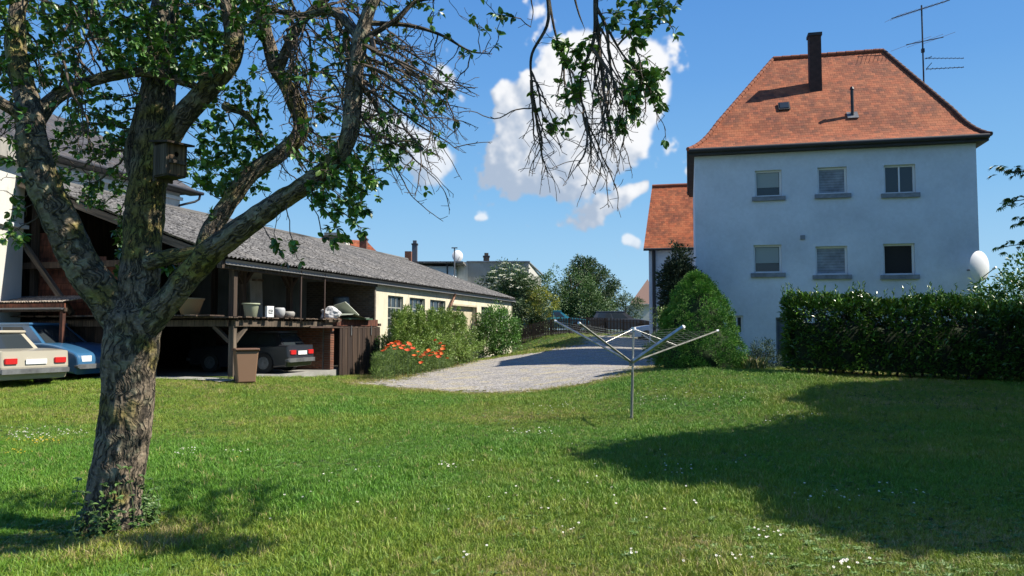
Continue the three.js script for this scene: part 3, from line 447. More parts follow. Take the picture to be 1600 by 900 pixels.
// ---------------------------------------------------------------- the white three-storey house
const villa = thing('white_house', 'white three-storey house with steep orange tiled hip roof behind the hedge', 'house', [7.08, 0, -29.5], -12.9 * Math.PI / 180);
const toVilla = (px, py, z = 0) => { villa.updateMatrixWorld(); const inv = villa.matrixWorld.clone().invert(), o = V(0, EYE, 0).applyMatrix4(inv), q = ray(px, py).add(V(0, EYE, 0)).applyMatrix4(inv).sub(o); return o.addScaledVector(q, (z - o.z) / q.z); };
{
  const HW = 9.85, HD = 9, TOP = 8.35, holes = [], spec = [];
  const hole = (a, b, c, d, kind) => { const p = toVilla(a, d), q = toVilla(c, b); const h = [p.x, p.y, q.x, q.y]; holes.push(h); spec.push([h, kind]); };
  hole(1180, 265, 1221, 308, 'curtain'); hole(1278, 260, 1323, 304, 'blind'); hole(1382, 256, 1430, 303, 'glass');
  hole(1178, 382, 1221, 427, 'curtain'); hole(1275, 384, 1324, 430, 'blind'); hole(1381, 380, 1429, 430, 'open');
  hole(1142, 493, 1161, 522, 'glass'); 
  const d0 = toVilla(1212, 496), d1 = toVilla(1250, 574), door = [d0.x, .12, d1.x, d0.y];
  part('front_wall', wallShape([[0, -.3], [HW, -.3], [HW, TOP], [0, TOP]], [...holes, door], .34), M.plasterWhite, villa);
  const gz = (w, x) => { const g = wallShape([[0, -.3], [w, -.3], [w, TOP], [0, TOP]], [], .3); g.rotateY(-Math.PI / 2); g.translate(x, 0, -w - .0); return uvBox(g); };
  part('side_wall', box(.3, TOP + .3, HD - .68, .15, TOP / 2 - .15, -HD / 2), M.plasterWhite, villa);
  part('side_wall', box(.3, TOP + .3, HD - .68, HW - .15, TOP / 2 - .15, -HD / 2), M.plasterWhite, villa);
  part('back_wall', box(HW, TOP + .3, .3, HW / 2, TOP / 2 - .15, -HD + .15), M.plasterWhite, villa);
  part('plinth', box(door[0] - .02, .55, .03, door[0] / 2, .12, .017), M.plasterGrey, villa);
  part('plinth', box(HW - door[2], .55, .03, (HW + door[2]) / 2, .12, .017), M.plasterGrey, villa);
  for (const [h, kind] of spec) {
    const w = makeWindow(villa, ...h, { cols: kind === 'open' ? 1 : 1, rows: 1, depth: .16, bw: .07, frame: M.frameWhite, pane: kind === 'open' ? M.darkRoom : kind === 'blind' ? M.blind : M.glass, sill: h[3] > 2.4 ? [.12, .16, .1] : null, sillMat: M.trim });
    if (kind === 'open') { const g = box(.42, h[3] - h[1] - .16, .03, h[0] + .06, (h[1] + h[3]) / 2, -.42, 1.2); part('casement', g, M.timber, w); }
    if (kind === 'curtain') part('curtain', box(h[2] - h[0] - .18, (h[3] - h[1]) * .55, .01, (h[0] + h[2]) / 2, h[3] - (h[3] - h[1]) * .36, -.148), M.curtain, w);
    if (kind === 'glass') part('mullion', box(.05, h[3] - h[1] - .12, .05, (h[0] + h[2]) / 2, (h[1] + h[3]) / 2, -.135), M.frameWhite, w);
    if (kind === 'blind') for (let k = 1; k < 9; k++) part('slat', box(h[2] - h[0] - .15, .018, .012, (h[0] + h[2]) / 2, h[1] + .08 + k * (h[3] - h[1] - .14) / 9, -.152), M.trim, w);
  }
  const dg = new THREE.Group(); dg.name = 'door'; villa.add(dg);
  part('leaf', box(door[2] - door[0] - .12, door[3] - door[1] - .07, .06, (door[0] + door[2]) / 2, (door[1] + door[3]) / 2 - .03, -.2), M.doorBlue, dg);
  part('frame', merge([box(.06, door[3] - door[1], .12, door[0] + .03, (door[1] + door[3]) / 2, -.16), box(.06, door[3] - door[1], .12, door[2] - .03, (door[1] + door[3]) / 2, -.16), box(door[2] - door[0] - .12, .06, .12, (door[0] + door[2]) / 2, door[3] - .03, -.16)]), M.trim, dg);
  for (const y of [.75, 1.6]) part('panel', box(.5, .55, .02, (door[0] + door[2]) / 2, y, -.165), M.doorBlue, dg);
  part('handle', rod(V(door[0] + .16, 1.15, -.13), V(door[0] + .28, 1.15, -.13), .012), M.alu, dg);
  part('step', box(1.6, .16, .5, (door[0] + door[2]) / 2, .06, .26), M.concrete, dg);
  { const p = toVilla(1254, 371); part('wall_vent', box(.16, .16, .05, p.x, p.y, .027), M.trim, villa); }
  // eaves box, gutter and roof
  const ov = .32;
  part('eaves', merge([box(HW + .2 + ov, .2, HD + 2 * ov, HW / 2 - .1 + ov / 2, TOP + .1, -HD / 2)]), M.soffit, villa);
  part('gutter', rod(V(-.2, TOP + .16, ov + .06), V(HW + ov, TOP + .16, ov + .06), .085, .085, 10), M.soffit, villa);
  part('gutter', rod(V(-.22, TOP + .16, ov), V(-.22, TOP + .16, -HD - ov), .07, .07, 10), M.soffit, villa);
  const roof = new THREE.Group(); roof.name = 'roof'; roof.position.y = TOP + .2; villa.add(roof);
  const R = hipRoof(-.24, HW + ov + .05, ov + .05, -HD - ov - .05, 3.47, 7.92, -HD / 2, 4.95);
  R.faces.forEach((g, i) => part('tiled_slope', g, M.tile, roof));
  R.hips.forEach((p, i) => { const n = 26, c = new THREE.CatmullRomCurve3(p); for (let k = 0; k < n; k++) part('hip_tile', rod(c.getPointAt(k / n), c.getPointAt(Math.min(1, (k + 1.06) / n)), .09, .075, 8), i % 3 ? M.ridgeDark : M.ridge, roof); });
  for (let k = 0; k < 12; k++) part('ridge_tile', rod(V(3.47 + k * 4.45 / 12, 4.96, -HD / 2), V(3.47 + (k + 1.05) * 4.45 / 12, 4.96, -HD / 2), .12, .1, 8), M.ridge, roof);
  // chimney, roof light, vent pipe
  const ch = new THREE.Group(); ch.name = 'chimney'; roof.add(ch);
  const cx = 4.9, cz = -2.75;
  part('stack', box(.46, 3.6, .46, cx, 3.35, cz), mat([.075, .042, .034], .92, { map: rep(T.mottle, 2) }), ch);
  part('cap', box(.54, .12, .54, cx, 5.2, cz), M.soffit, ch); part('flashing', box(.56, .3, .56, cx, 2.36, cz + .06), M.zinc, ch);
  const slopeY = z => { const g = (ov + .05 - z) / (ov + .05 + HD / 2); return 4.95 * (g < .3 ? g * (.45 + .55 * (g / .3)) * .86 : lerp(.258, 1, (g - .3) / .7)); };
  { const z = -1.75; part('roof_light', box(.44, .05, .5, 3.55, slopeY(z) + .08, z, 0, .84), M.soffit, roof); part('roof_light_glass', box(.34, .02, .4, 3.55, slopeY(z) + .115, z + .02, 0, .84), M.glass, roof); }
  { const z = -1.15; part('vent_pipe', rod(V(5.98, slopeY(z) - .1, z), V(5.98, slopeY(z) + 1.05, z), .06), M.darkMetal, roof); part('vent_cowl', rod(V(5.98, slopeY(z) + 1.05, z), V(5.98, slopeY(z) + 1.15, z), .09, .05), M.darkMetal, roof); part('vent_flashing', box(.4, .04, .4, 5.98, slopeY(z) + .04, z, 0, .84), M.zinc, roof); }
  // aerial mast
  const base = toVilla(1443, 115, -HD / 2), ax = base.x, az = -HD / 2, top = toVilla(1443, 8, az).y;
  const p0 = villa.localToWorld(V(ax, 10.2, az)); const an = thing('tv_antenna', 'dark television aerial mast with four booms above the orange roof', 'antenna', [p0.x, p0.y, p0.z], villa.rotation.y); const ty = top - 10.2;
  const A = (px, py) => { const q = toVilla(px, py, az); return V(q.x - ax, q.y - 10.2, 0); };
  part('mast', rod(V(0, -.6, 0), V(0, ty, 0), .032), M.darkMetal, an);
  const boom = (a, b, n, len, dirx, dirz, th = .018, r = .007, m = M.alu) => { const g = part('boom', rod(a, b, th), M.darkMetal, an); for (let i = 0; i < n; i++) { const c = a.clone().lerp(b, (i + .3) / (n - .4)), l = len * (1 - .35 * i / n), v = V(dirx, 0, dirz).normalize().multiplyScalar(l / 2); part('element', rod(c.clone().sub(v), c.clone().add(v), r), m, g); } };
  boom(A(1393, 29), A(1484, 0), 11, .95, .5, .87, .02); boom(A(1416, 70), A(1474, 58), 3, 1.9, .62, .78, .02);
  boom(A(1445, 91), A(1506, 91), 10, .28, .08, 1, .014, .006, M.darkMetal); boom(A(1447, 108), A(1506, 105), 9, .3, .05, 1, .016, .008, M.darkMetal);
  for (const [a, b] of [[[1447, 92], [1456, 88]], [[1447, 108], [1456, 98]]]) part('reflector', rod(A(...a), A(...b), .014), M.darkMetal, an);
  part('junction_box', box(.12, .16, .1, 0, A(1443, 79).y, 0), M.darkMetal, an);
  // satellite dish on the right corner
  const sp = villa.localToWorld(toVilla(1531, 416, .45)); const sd = thing('satellite_dish', 'round white satellite dish on the right corner of the white house', 'satellite dish', [sp.x, sp.y, sp.z], villa.rotation.y + .55);
  const dish = new THREE.SphereGeometry(1.1, 32, 10, 0, Math.PI * 2, 0, .46); dish.scale(.95, 1, 1.12); dish.rotateX(-Math.PI / 2); dish.rotateX(Math.PI * 1); dish.translate(0, 0, -1.0); const dm = dish; dm.rotateX(0);
  part('reflector', dm, mat([.78, .78, .78], .45), sd); part('arm', rod(V(0, -.45, .0), V(0, -.12, .55), .018), M.alu, sd); part('feed', rod(V(0, -.14, .5), V(0, -.08, .62), .04), M.frameWhite, sd); part('bracket', rod(V(0, -.1, -.1), V(.0, -.1, -.5), .03), M.zinc, sd);
}
// ---------------------------------------------------------------- lower wing with gabled orange roof left of it
{
  const DW = 40, l = at(1010, 387, DW), t = at(1024, 291, DW + 3.2), D = 0, x0 = 0, x1 = 5, ey = l.y, at0 = px => at(px, 400, DW).x - l.x;
  const w = thing('side_wing', 'lower house with orange pitched roof left behind the white house', 'house', [l.x, 0, -DW], -12.9 * Math.PI / 180);
  part('wall', box(x1 - x0, ey - .4, 5, (x0 + x1) / 2 + .1, ey / 2 + .2, -D - 2.8), M.plasterWhite, w);
  const run = 3.4, ry = t.y - ey; const a = V(x0 - .15, ey - .05, -D + .0), b = V(x1, ey - .05, -D), c = V(x1, ey + ry, -D - run), d = V(x0 + .18, ey + ry, -D - run), e = V(x0 - .15, ey - .05, -D - 2 * run), f = V(x1, ey - .05, -D - 2 * run), s = Math.hypot(run, ry);
  part('roof', tri([...a, ...b, ...c, ...a, ...c, ...d, ...d, ...c, ...f, ...d, ...f, ...e], [a.x, 0, b.x, 0, c.x, s, a.x, 0, c.x, s, d.x, s, d.x, s, c.x, s, f.x, 0, d.x, s, f.x, 0, e.x, 0]), M.tileFar, w);
  part('gable', tri([...V(x0 + .1, ey - .1, -D - .4), ...V(x0 + .2, ey + ry - .1, -D - run), ...V(x0 + .1, ey - .1, -D - 2 * run + .4)]), M.plasterWhite, w);
  part('ridge_cap', rod(d, c, .11), M.ridge, w); part('gutter', rod(V(x0 - .15, ey - .1, -D + .06), V(x1, ey - .1, -D + .06), .07), M.soffit, w);
  part('downpipe', rod(V(at0(1021), ey - .1, -D - .22), V(at0(1021), .8, -D - .22), .09), M.soffit, w);
  part('wall_window', box(.7, 1.1, .06, at0(1052), 4.2, -D - .28), M.glass, w);
}
// ---------------------------------------------------------------- white houses at the left edge
{
  const h = thing('rear_white_house', 'tall white house with dark slate roof behind the barn', 'house', [-7.5, 0, -20.7], BARN_TURN);
  const zf = -14.9, xe = toBarn(281, 320, zf).x, eaveY = toBarn(292, 296, zf + .5).y, bandY = toBarn(281, 308, zf).y;
  part('front_wall', box(20, eaveY + .3, .3, xe - 10, eaveY / 2 - .15, zf - .15), M.plasterHouse, h);
  part('end_wall', box(.3, eaveY + .3, 8, xe - .15, eaveY / 2 - .15, zf - 4.3), M.plasterHouse, h);
  part('string_course', box(20.2, .16, .12, xe - 10, bandY - .1, zf + .062), M.frameWhite, h);
  const pos = [], y0 = eaveY - .1, run = 4.5, rise = 3.2, zo = zf + .75, xo = xe + .8; const a = V(xo - 22, y0, zo), b = V(xo, y0, zo), c = V(xo - 3.6, y0 + rise, zo - run), d = V(xo - 22, y0 + rise, zo - run), e = V(xo, y0, zo - 2 * run);
  part('roof', tri([...a, ...b, ...c, ...a, ...c, ...d, ...b, ...e, ...c], [0, 0, 22, 0, 18, 5.5, 0, 0, 18, 5.5, 0, 5.5, 0, 0, 9, 0, 4.5, 5.5]), mat([.075, .075, .082], .8, { map: rep(T.tile, 1 / 3.6, 1 / 3.9), bumpMap: rep(T.tileB, 1 / 3.6, 1 / 3.9), bumpScale: .02 }), h);
  part('soffit', box(21.7, .06, .72, xo - 10.9, y0 - .06, zf + .4), M.soffit, h);
  part('gutter', rod(V(xo - 22, y0, zo + .05), V(xo, y0, zo + .05), .09), M.darkMetal, h);
  part('downpipe', pipe([V(xo - .15, y0 - .05, zo), V(xo - .2, y0 - .4, zo - .1), V(xe - .3, y0 - .8, zf + .1), V(xe - .3, y0 - 1.4, zf + .1), V(xe - .3, 3, zf + .1)], .06), M.darkMetal, h);
  const g = thing('side_white_house', 'sunlit white house wall at the left edge beside the barn gable', 'house', [0, 0, 0], 0);
  const P = at(36, 380, 22.2), Q = at(-190, 380, 17.2), dir = Q.clone().sub(P).setY(0), len = dir.length(), ry = Math.atan2(-dir.z, dir.x), TOPY = 6.9;
  const wall = (nm, gg, m) => { gg.rotateY(ry); gg.translate(P.x, 0, P.z); return part(nm, gg, m, g); };
  const flip = ray(0, 0); // the body lies behind the wall, away from the camera
  wall('wall', box(len, TOPY, 4, len / 2, TOPY / 2, 2.0), M.plasterHouse); wall('ledge', box(len + .1, .1, .14, len / 2, 4.62, -.06), M.frameWhite);
  wall('cornice', box(len + .3, .5, .3, len / 2, TOPY - .25, -.15), M.plasterGrey);
}
// ---------------------------------------------------------------- buildings beyond the barn ridge
{
  const chimney = (t, px, py0, py1, wpx, d, m, cap = true) => { const b = at(px, py1, d), u = at(px, py0, d), w = wpx / F * d; const g = new THREE.Group(); g.name = 'chimney'; t.add(g); part('stack', box(w, u.y - b.y + .6, w, b.x, (u.y + b.y) / 2 - .3, -d), m, g); if (cap) { part('cap', box(w * 1.2, .12, w * 1.2, b.x, u.y + .06, -d), M.soffit, g); part('cowl', box(w * .7, .25, w * .7, b.x, u.y + .24, -d), m, g); } };
  const brickM = M.brick[2];
  const o = thing('orange_roof_house', 'far house with orange tiled roof and chimneys above the barn ridge', 'house'), d = 66; { const a = at(470, 410, d), b = at(599, 404, d), c = at(572, 376, d + 4), e = at(500, 372, d + 4); part('roof_slope', tri([...a, ...b, ...c, ...a, ...c, ...e], [0, 0, 7, 0, 6, 5, 0, 0, 6, 5, 1, 5]), M.tileFar, o); const f = at(600, 404, d + 9); part('roof_slope', tri([...b, ...f, ...c]), M.tileFar, o); part('wall', box(b.x - a.x, a.y, 6, (a.x + b.x) / 2, a.y / 2 - .3, -d - 4), M.plasterHouse, o); chimney(o, 568, 375, 390, 11, d + 2, brickM); part('dormer', box(1.3, 1.0, 1.6, at(527, 384, d).x, at(527, 384, d).y, -d - 1.2), M.plasterHouse, o); }
  { const c = at(521, 380, 60), t = thing('broad_chimney', 'broad grey-brown chimney block standing above the barn ridge', 'chimney', [c.x, 0, c.z]); const y = at(521, 369, 60).y; part('stack', box(1.5, 3.5, 1.2, 0, y - 1.75, 0), M.brickDull[2], t); part('cap', box(1.2, .25, 1.1, .0, y + .1, 0), M.plasterGrey, t); }
  const gH = thing('grey_flat_house', 'pale grey flat-roofed house beyond the barn with white gable', 'house'), D = 64; {
    const a = at(731, 409, D), b = at(826, 410, D), w0 = at(679, 408, D + 1.5);
    part('grey_wall', box(b.x - a.x, b.y, .3, (a.x + b.x) / 2, b.y / 2, -D), mat([.40, .395, .38], .95, { map: rep(T.stain, .22) }), gH);
    const e = at(846, 432, D + 8); part('white_end', tri([...V(b.x + .01, 0, -D), ...V(e.x, 0, e.z), ...V(e.x, e.y, e.z), ...V(b.x + .01, 0, -D), ...V(e.x, e.y, e.z), ...V(b.x + .01, b.y, -D)]), M.plasterHouse, gH);
    part('roof_edge', rod(V(b.x, b.y + .02, -D + .1), V(e.x + .2, e.y + .05, e.z), .09), M.trim, gH); part('roof_edge', box(b.x - a.x + .2, .1, .5, (a.x + b.x) / 2, b.y + .05, -D), M.trim, gH);
    part('roof', tri([...V(a.x, b.y, -D), ...V(b.x, b.y, -D), ...V(e.x, e.y, e.z), ...V(a.x, b.y, -D), ...V(e.x, e.y, e.z), ...V(a.x, e.y, e.z)]), M.trim, gH);
    part('white_wall', box(a.x - w0.x, a.y - .02, .3, (a.x + w0.x) / 2, a.y / 2, -D - .05), M.plasterHouse, gH);
    part('body', box(b.x - w0.x - .4, b.y - 1.9, 7, (b.x + w0.x) / 2, b.y / 2 - 1, -D - 4), M.plasterHouse, gH); chimney(gH, 760, 402, 410, 9, D + 2, M.brickDull[0]);
  }
  const s = thing('low_annex', 'low pale annex with corrugated roof edge and two chimneys beyond the barn', 'annex'), DS = 60; {
    const a = at(636, 409, DS), b = at(708, 411, DS); part('wall', box(b.x - a.x, a.y - .3, 4, (a.x + b.x) / 2, a.y / 2 - .2, -DS - 2.2), M.plasterWhite, s); const roof = []; part('roof', box(b.x - a.x + 1.0, .14, 5, (a.x + b.x) / 2 + .3, a.y, -DS - 2, 0, .03), M.sheet[1], s);
    chimney(s, 638, 393, 408, 10, DS - 1, M.brick[1], false); chimney(s, 648, 383, 408, 8, DS + 1, mat([.10, .11, .125], .7)); part('downpipe', rod(at(699, 412, DS - .2), at(699, 430, DS - .2), .06), M.darkMetal, s);
  }
  { const p = at(710, 430, 52), q = at(710, 388, 52), t = thing('flue_pole', 'thin grey pole with small head rising behind the barn roof', 'pole', [p.x, 0, p.z]); part('pole', rod(V(0, .5, 0), V(0, q.y, 0), .045), M.zinc, t); part('head', box(.4, .07, .12, 0, q.y + .03, 0), M.zinc, t); }
  { const p = at(715, 400, 63), t = thing('far_satellite_dish', 'white satellite dish on the far annex roof', 'satellite dish', [p.x, p.y, p.z], .4); const g = new THREE.SphereGeometry(1.1, 24, 8, 0, Math.PI * 2, 0, .45); g.rotateX(Math.PI / 2); g.translate(0, 0, -1); part('reflector', g, M.frameWhite, t); part('arm', rod(V(0, -.4, 0), V(0, -.1, .5), .02), M.zinc, t); part('stand', rod(V(0, -.9, -.1), V(0, 0, -.05), .04), M.zinc, t); }
  { const t = thing('distant_house', 'distant house with brown roof left of the orange wing', 'house'), d = 75; const a = at(984, 475, d), b = at(1030, 475, d), c = at(1012, 436, d + 4); part('roof_slope', tri([...a, ...b, ...c]), mat([.16, .10, .08], .9), t); part('roof_slope', tri([...a, ...c, ...at(984, 475, d + 8)]), mat([.16, .10, .08], .9), t); part('wall', box(b.x - a.x - .4, a.y, 6, (a.x + b.x) / 2 + .2, a.y / 2, -d - 3.5), M.plasterHouse, t); }
}

// ---------------------------------------------------------------- leaves
class Leaves {
  constructor() { this.p = []; this.c = []; this.n = []; }
  // a pointed leaf of two folded halves
  add(b, dir, nor, len, wid, col) {
    const s = V().crossVectors(dir, nor).normalize(), up = V().crossVectors(s, dir).normalize(), m = b.clone().addScaledVector(dir, len * .45), t = b.clone().addScaledVector(dir, len).addScaledVector(up, -len * .12);
    const l = m.clone().addScaledVector(s, -wid / 2).addScaledVector(up, wid * .18), r = m.clone().addScaledVector(s, wid / 2).addScaledVector(up, wid * .18);
    this.p.push(b.x, b.y, b.z, r.x, r.y, r.z, t.x, t.y, t.z, b.x, b.y, b.z, t.x, t.y, t.z, l.x, l.y, l.z);
    for (let i = 0; i < 6; i++) this.c.push(col[0] * 1.35, col[1] * 1.35, col[2] * 1.35);
  }
  // a broad oval leaf, cupped
  oval(b, dir, nor, len, wid, col) {
    const s = V().crossVectors(dir, nor).normalize(), up = V().crossVectors(s, dir).normalize();
    const q = (u, w, h) => b.clone().addScaledVector(dir, len * u).addScaledVector(s, wid * w).addScaledVector(up, len * h);
    const U = [0, .14, .38, .66, .87, 1], Wd = [0, .30, .49, .42, .21, 0], mid = U.map(u => q(u, 0, -.2 * u * u)), R = U.map((u, i) => q(u, Wd[i], .10 * Wd[i] * 2 - .2 * u * u)), L = U.map((u, i) => q(u, -Wd[i], .10 * Wd[i] * 2 - .2 * u * u));
    const T3 = (a, b2, c) => { this.p.push(a.x, a.y, a.z, b2.x, b2.y, b2.z, c.x, c.y, c.z); for (let i = 0; i < 3; i++) this.c.push(col[0] * 1.35, col[1] * 1.35, col[2] * 1.35); };
    T3(mid[0], R[1], mid[1]); T3(mid[0], mid[1], L[1]); for (let i = 1; i < 4; i++) { T3(mid[i], R[i], R[i + 1]); T3(mid[i], R[i + 1], mid[i + 1]); T3(mid[i], L[i + 1], L[i]); T3(mid[i], mid[i + 1], L[i + 1]); } T3(mid[4], R[4], mid[5]); T3(mid[4], mid[5], L[4]);
  }
  geo() { const g = new THREE.BufferGeometry(); g.setAttribute('position', new THREE.Float32BufferAttribute(this.p, 3)); g.setAttribute('color', new THREE.Float32BufferAttribute(this.c, 3)); g.computeVertexNormals(); return g; }
}
const rdir = r => { const z = r() * 2 - 1, a = r() * 6.2832, s = Math.sqrt(1 - z * z); return V(s * Math.cos(a), z, s * Math.sin(a)); };
const pick = (r, list) => { const a = list[Math.floor(r() * list.length)], k = .78 + r() * .44; return [a[0] * k, a[1] * k, a[2] * k]; };
// foliage in clumps: clumps(r) yields [centre, outward, radius]
function clumpFoliage(r, clumps, per, len, wid, cols, { up = .35, jitter = 1, out = .7 } = {}) {
  const L = new Leaves();
  for (const [c, o, rad] of clumps) { const tone = pick(r, cols); for (let i = 0; i < per; i++) { const v = rdir(r), q = c.clone().addScaledVector(v, rad * Math.cbrt(r())); const d = v.clone().multiplyScalar(.8).addScaledVector(o, out).add(V((r() - .5) * jitter, (r() - .5) * jitter, (r() - .5) * jitter)).normalize(); const n = V((r() - .5) * 1.2, up + r(), (r() - .5) * 1.2).addScaledVector(o, .5).normalize(); const k = .85 + r() * .3, s = .7 + r() * .6; L.add(q, d, n, len * s, wid * s, [tone[0] * k, tone[1] * k, tone[2] * k]); } }
  return L.geo();
}
function ellipsoidClumps(r, c, R, n, rad, { shell = .55, lump = .22, cut = -2, seed = 0 } = {}) {
  const out = [];
  while (out.length < n) { const v = rdir(r), l = 1 + lump * 2 * fbm3(v.x * 2 + seed, v.y * 2, v.z * 2 + seed, 3), t = Math.pow(r(), .5) * (1 - shell) + shell; const k = r() < .75 ? t : r() * shell + .15; const p = V(v.x * R[0] * l * k, v.y * R[1] * l * k, v.z * R[2] * l * k); if (p.y < cut) continue; out.push([p.add(c), v, rad * (.7 + r() * .6)]); }
  return out;
}
function trunkGeo(pts, radii, sides = 9, seg = 16) {   // tapered limb
  const c = new THREE.CatmullRomCurve3(pts), pos = [], uv = [], idx = [], col = [], nR = radii.length - 1; let ref = V(.3, .1, 1).normalize(), len = c.getLength();
  for (let j = 0; j <= seg; j++) { const t = j / seg, p = c.getPoint(t), tg = c.getTangent(t), k = t * nR, i0 = Math.min(nR - 1, Math.floor(k)), rad = lerp(radii[i0], radii[i0 + 1], k - i0); ref.addScaledVector(tg, -ref.dot(tg)).normalize(); const b = V().crossVectors(tg, ref); for (let i = 0; i <= sides; i++) { const a = i / sides * 6.28318, d = V().addScaledVector(ref, Math.cos(a)).addScaledVector(b, Math.sin(a)); pos.push(p.x + d.x * rad, p.y + d.y * rad, p.z + d.z * rad); uv.push(i / sides * .6, t * len); } }
  for (let j = 0; j < seg; j++) for (let i = 0; i < sides; i++) { const a = j * (sides + 1) + i, b = a + sides + 1; idx.push(a, a + 1, b, b, a + 1, b + 1); }
  const g = new THREE.BufferGeometry(); g.setAttribute('position', new THREE.Float32BufferAttribute(pos, 3)); g.setAttribute('uv', new THREE.Float32BufferAttribute(uv, 2)); g.setIndex(idx); g.computeVertexNormals(); return g;
}
function plainTree(name, label, cat, base, h, crowns, cols, { lump = .3, solid = false, leaf = .12, wid = .07, per = 40, n = 120, rad = .35, seed = 1, trunkR = .12, group, rough = .6 } = {}) {
  const r = rngOf(seed), t = thing(name, label, cat, [base.x, base.y, base.z], 0, group), limbs = [trunkGeo([V(0, -.1, 0), V(.05, h * .3, .03), V(-.04, h * .6, 0), V(0, h * .85, .04)], [trunkR * 1.3, trunkR, trunkR * .7, trunkR * .2])];
  for (let k = 0; k < 7; k++) { const a = k * 2.4, y = h * (.3 + .07 * k), l = h * .3; limbs.push(trunkGeo([V(0, y, 0), V(Math.cos(a) * l * .5, y + l * .35, Math.sin(a) * l * .5), V(Math.cos(a) * l, y + l * .8, Math.sin(a) * l)], [trunkR * .45, trunkR * .3, trunkR * .1], 6, 8)); }
  part('trunk', merge(limbs), M.barkFar, t);
  const cl = []; for (const [x, y, z, rx, ry, rz, w = 1] of crowns) cl.push(...ellipsoidClumps(r, V(x, y, z), [rx, ry, rz], Math.round(n * w), rad, { seed: seed * 3.1, lump }));
  part('crown', clumpFoliage(r, cl, per, leaf, wid, cols), solid ? M.leafS(rough) : M.leafV(rough, .25), t); return t;
}

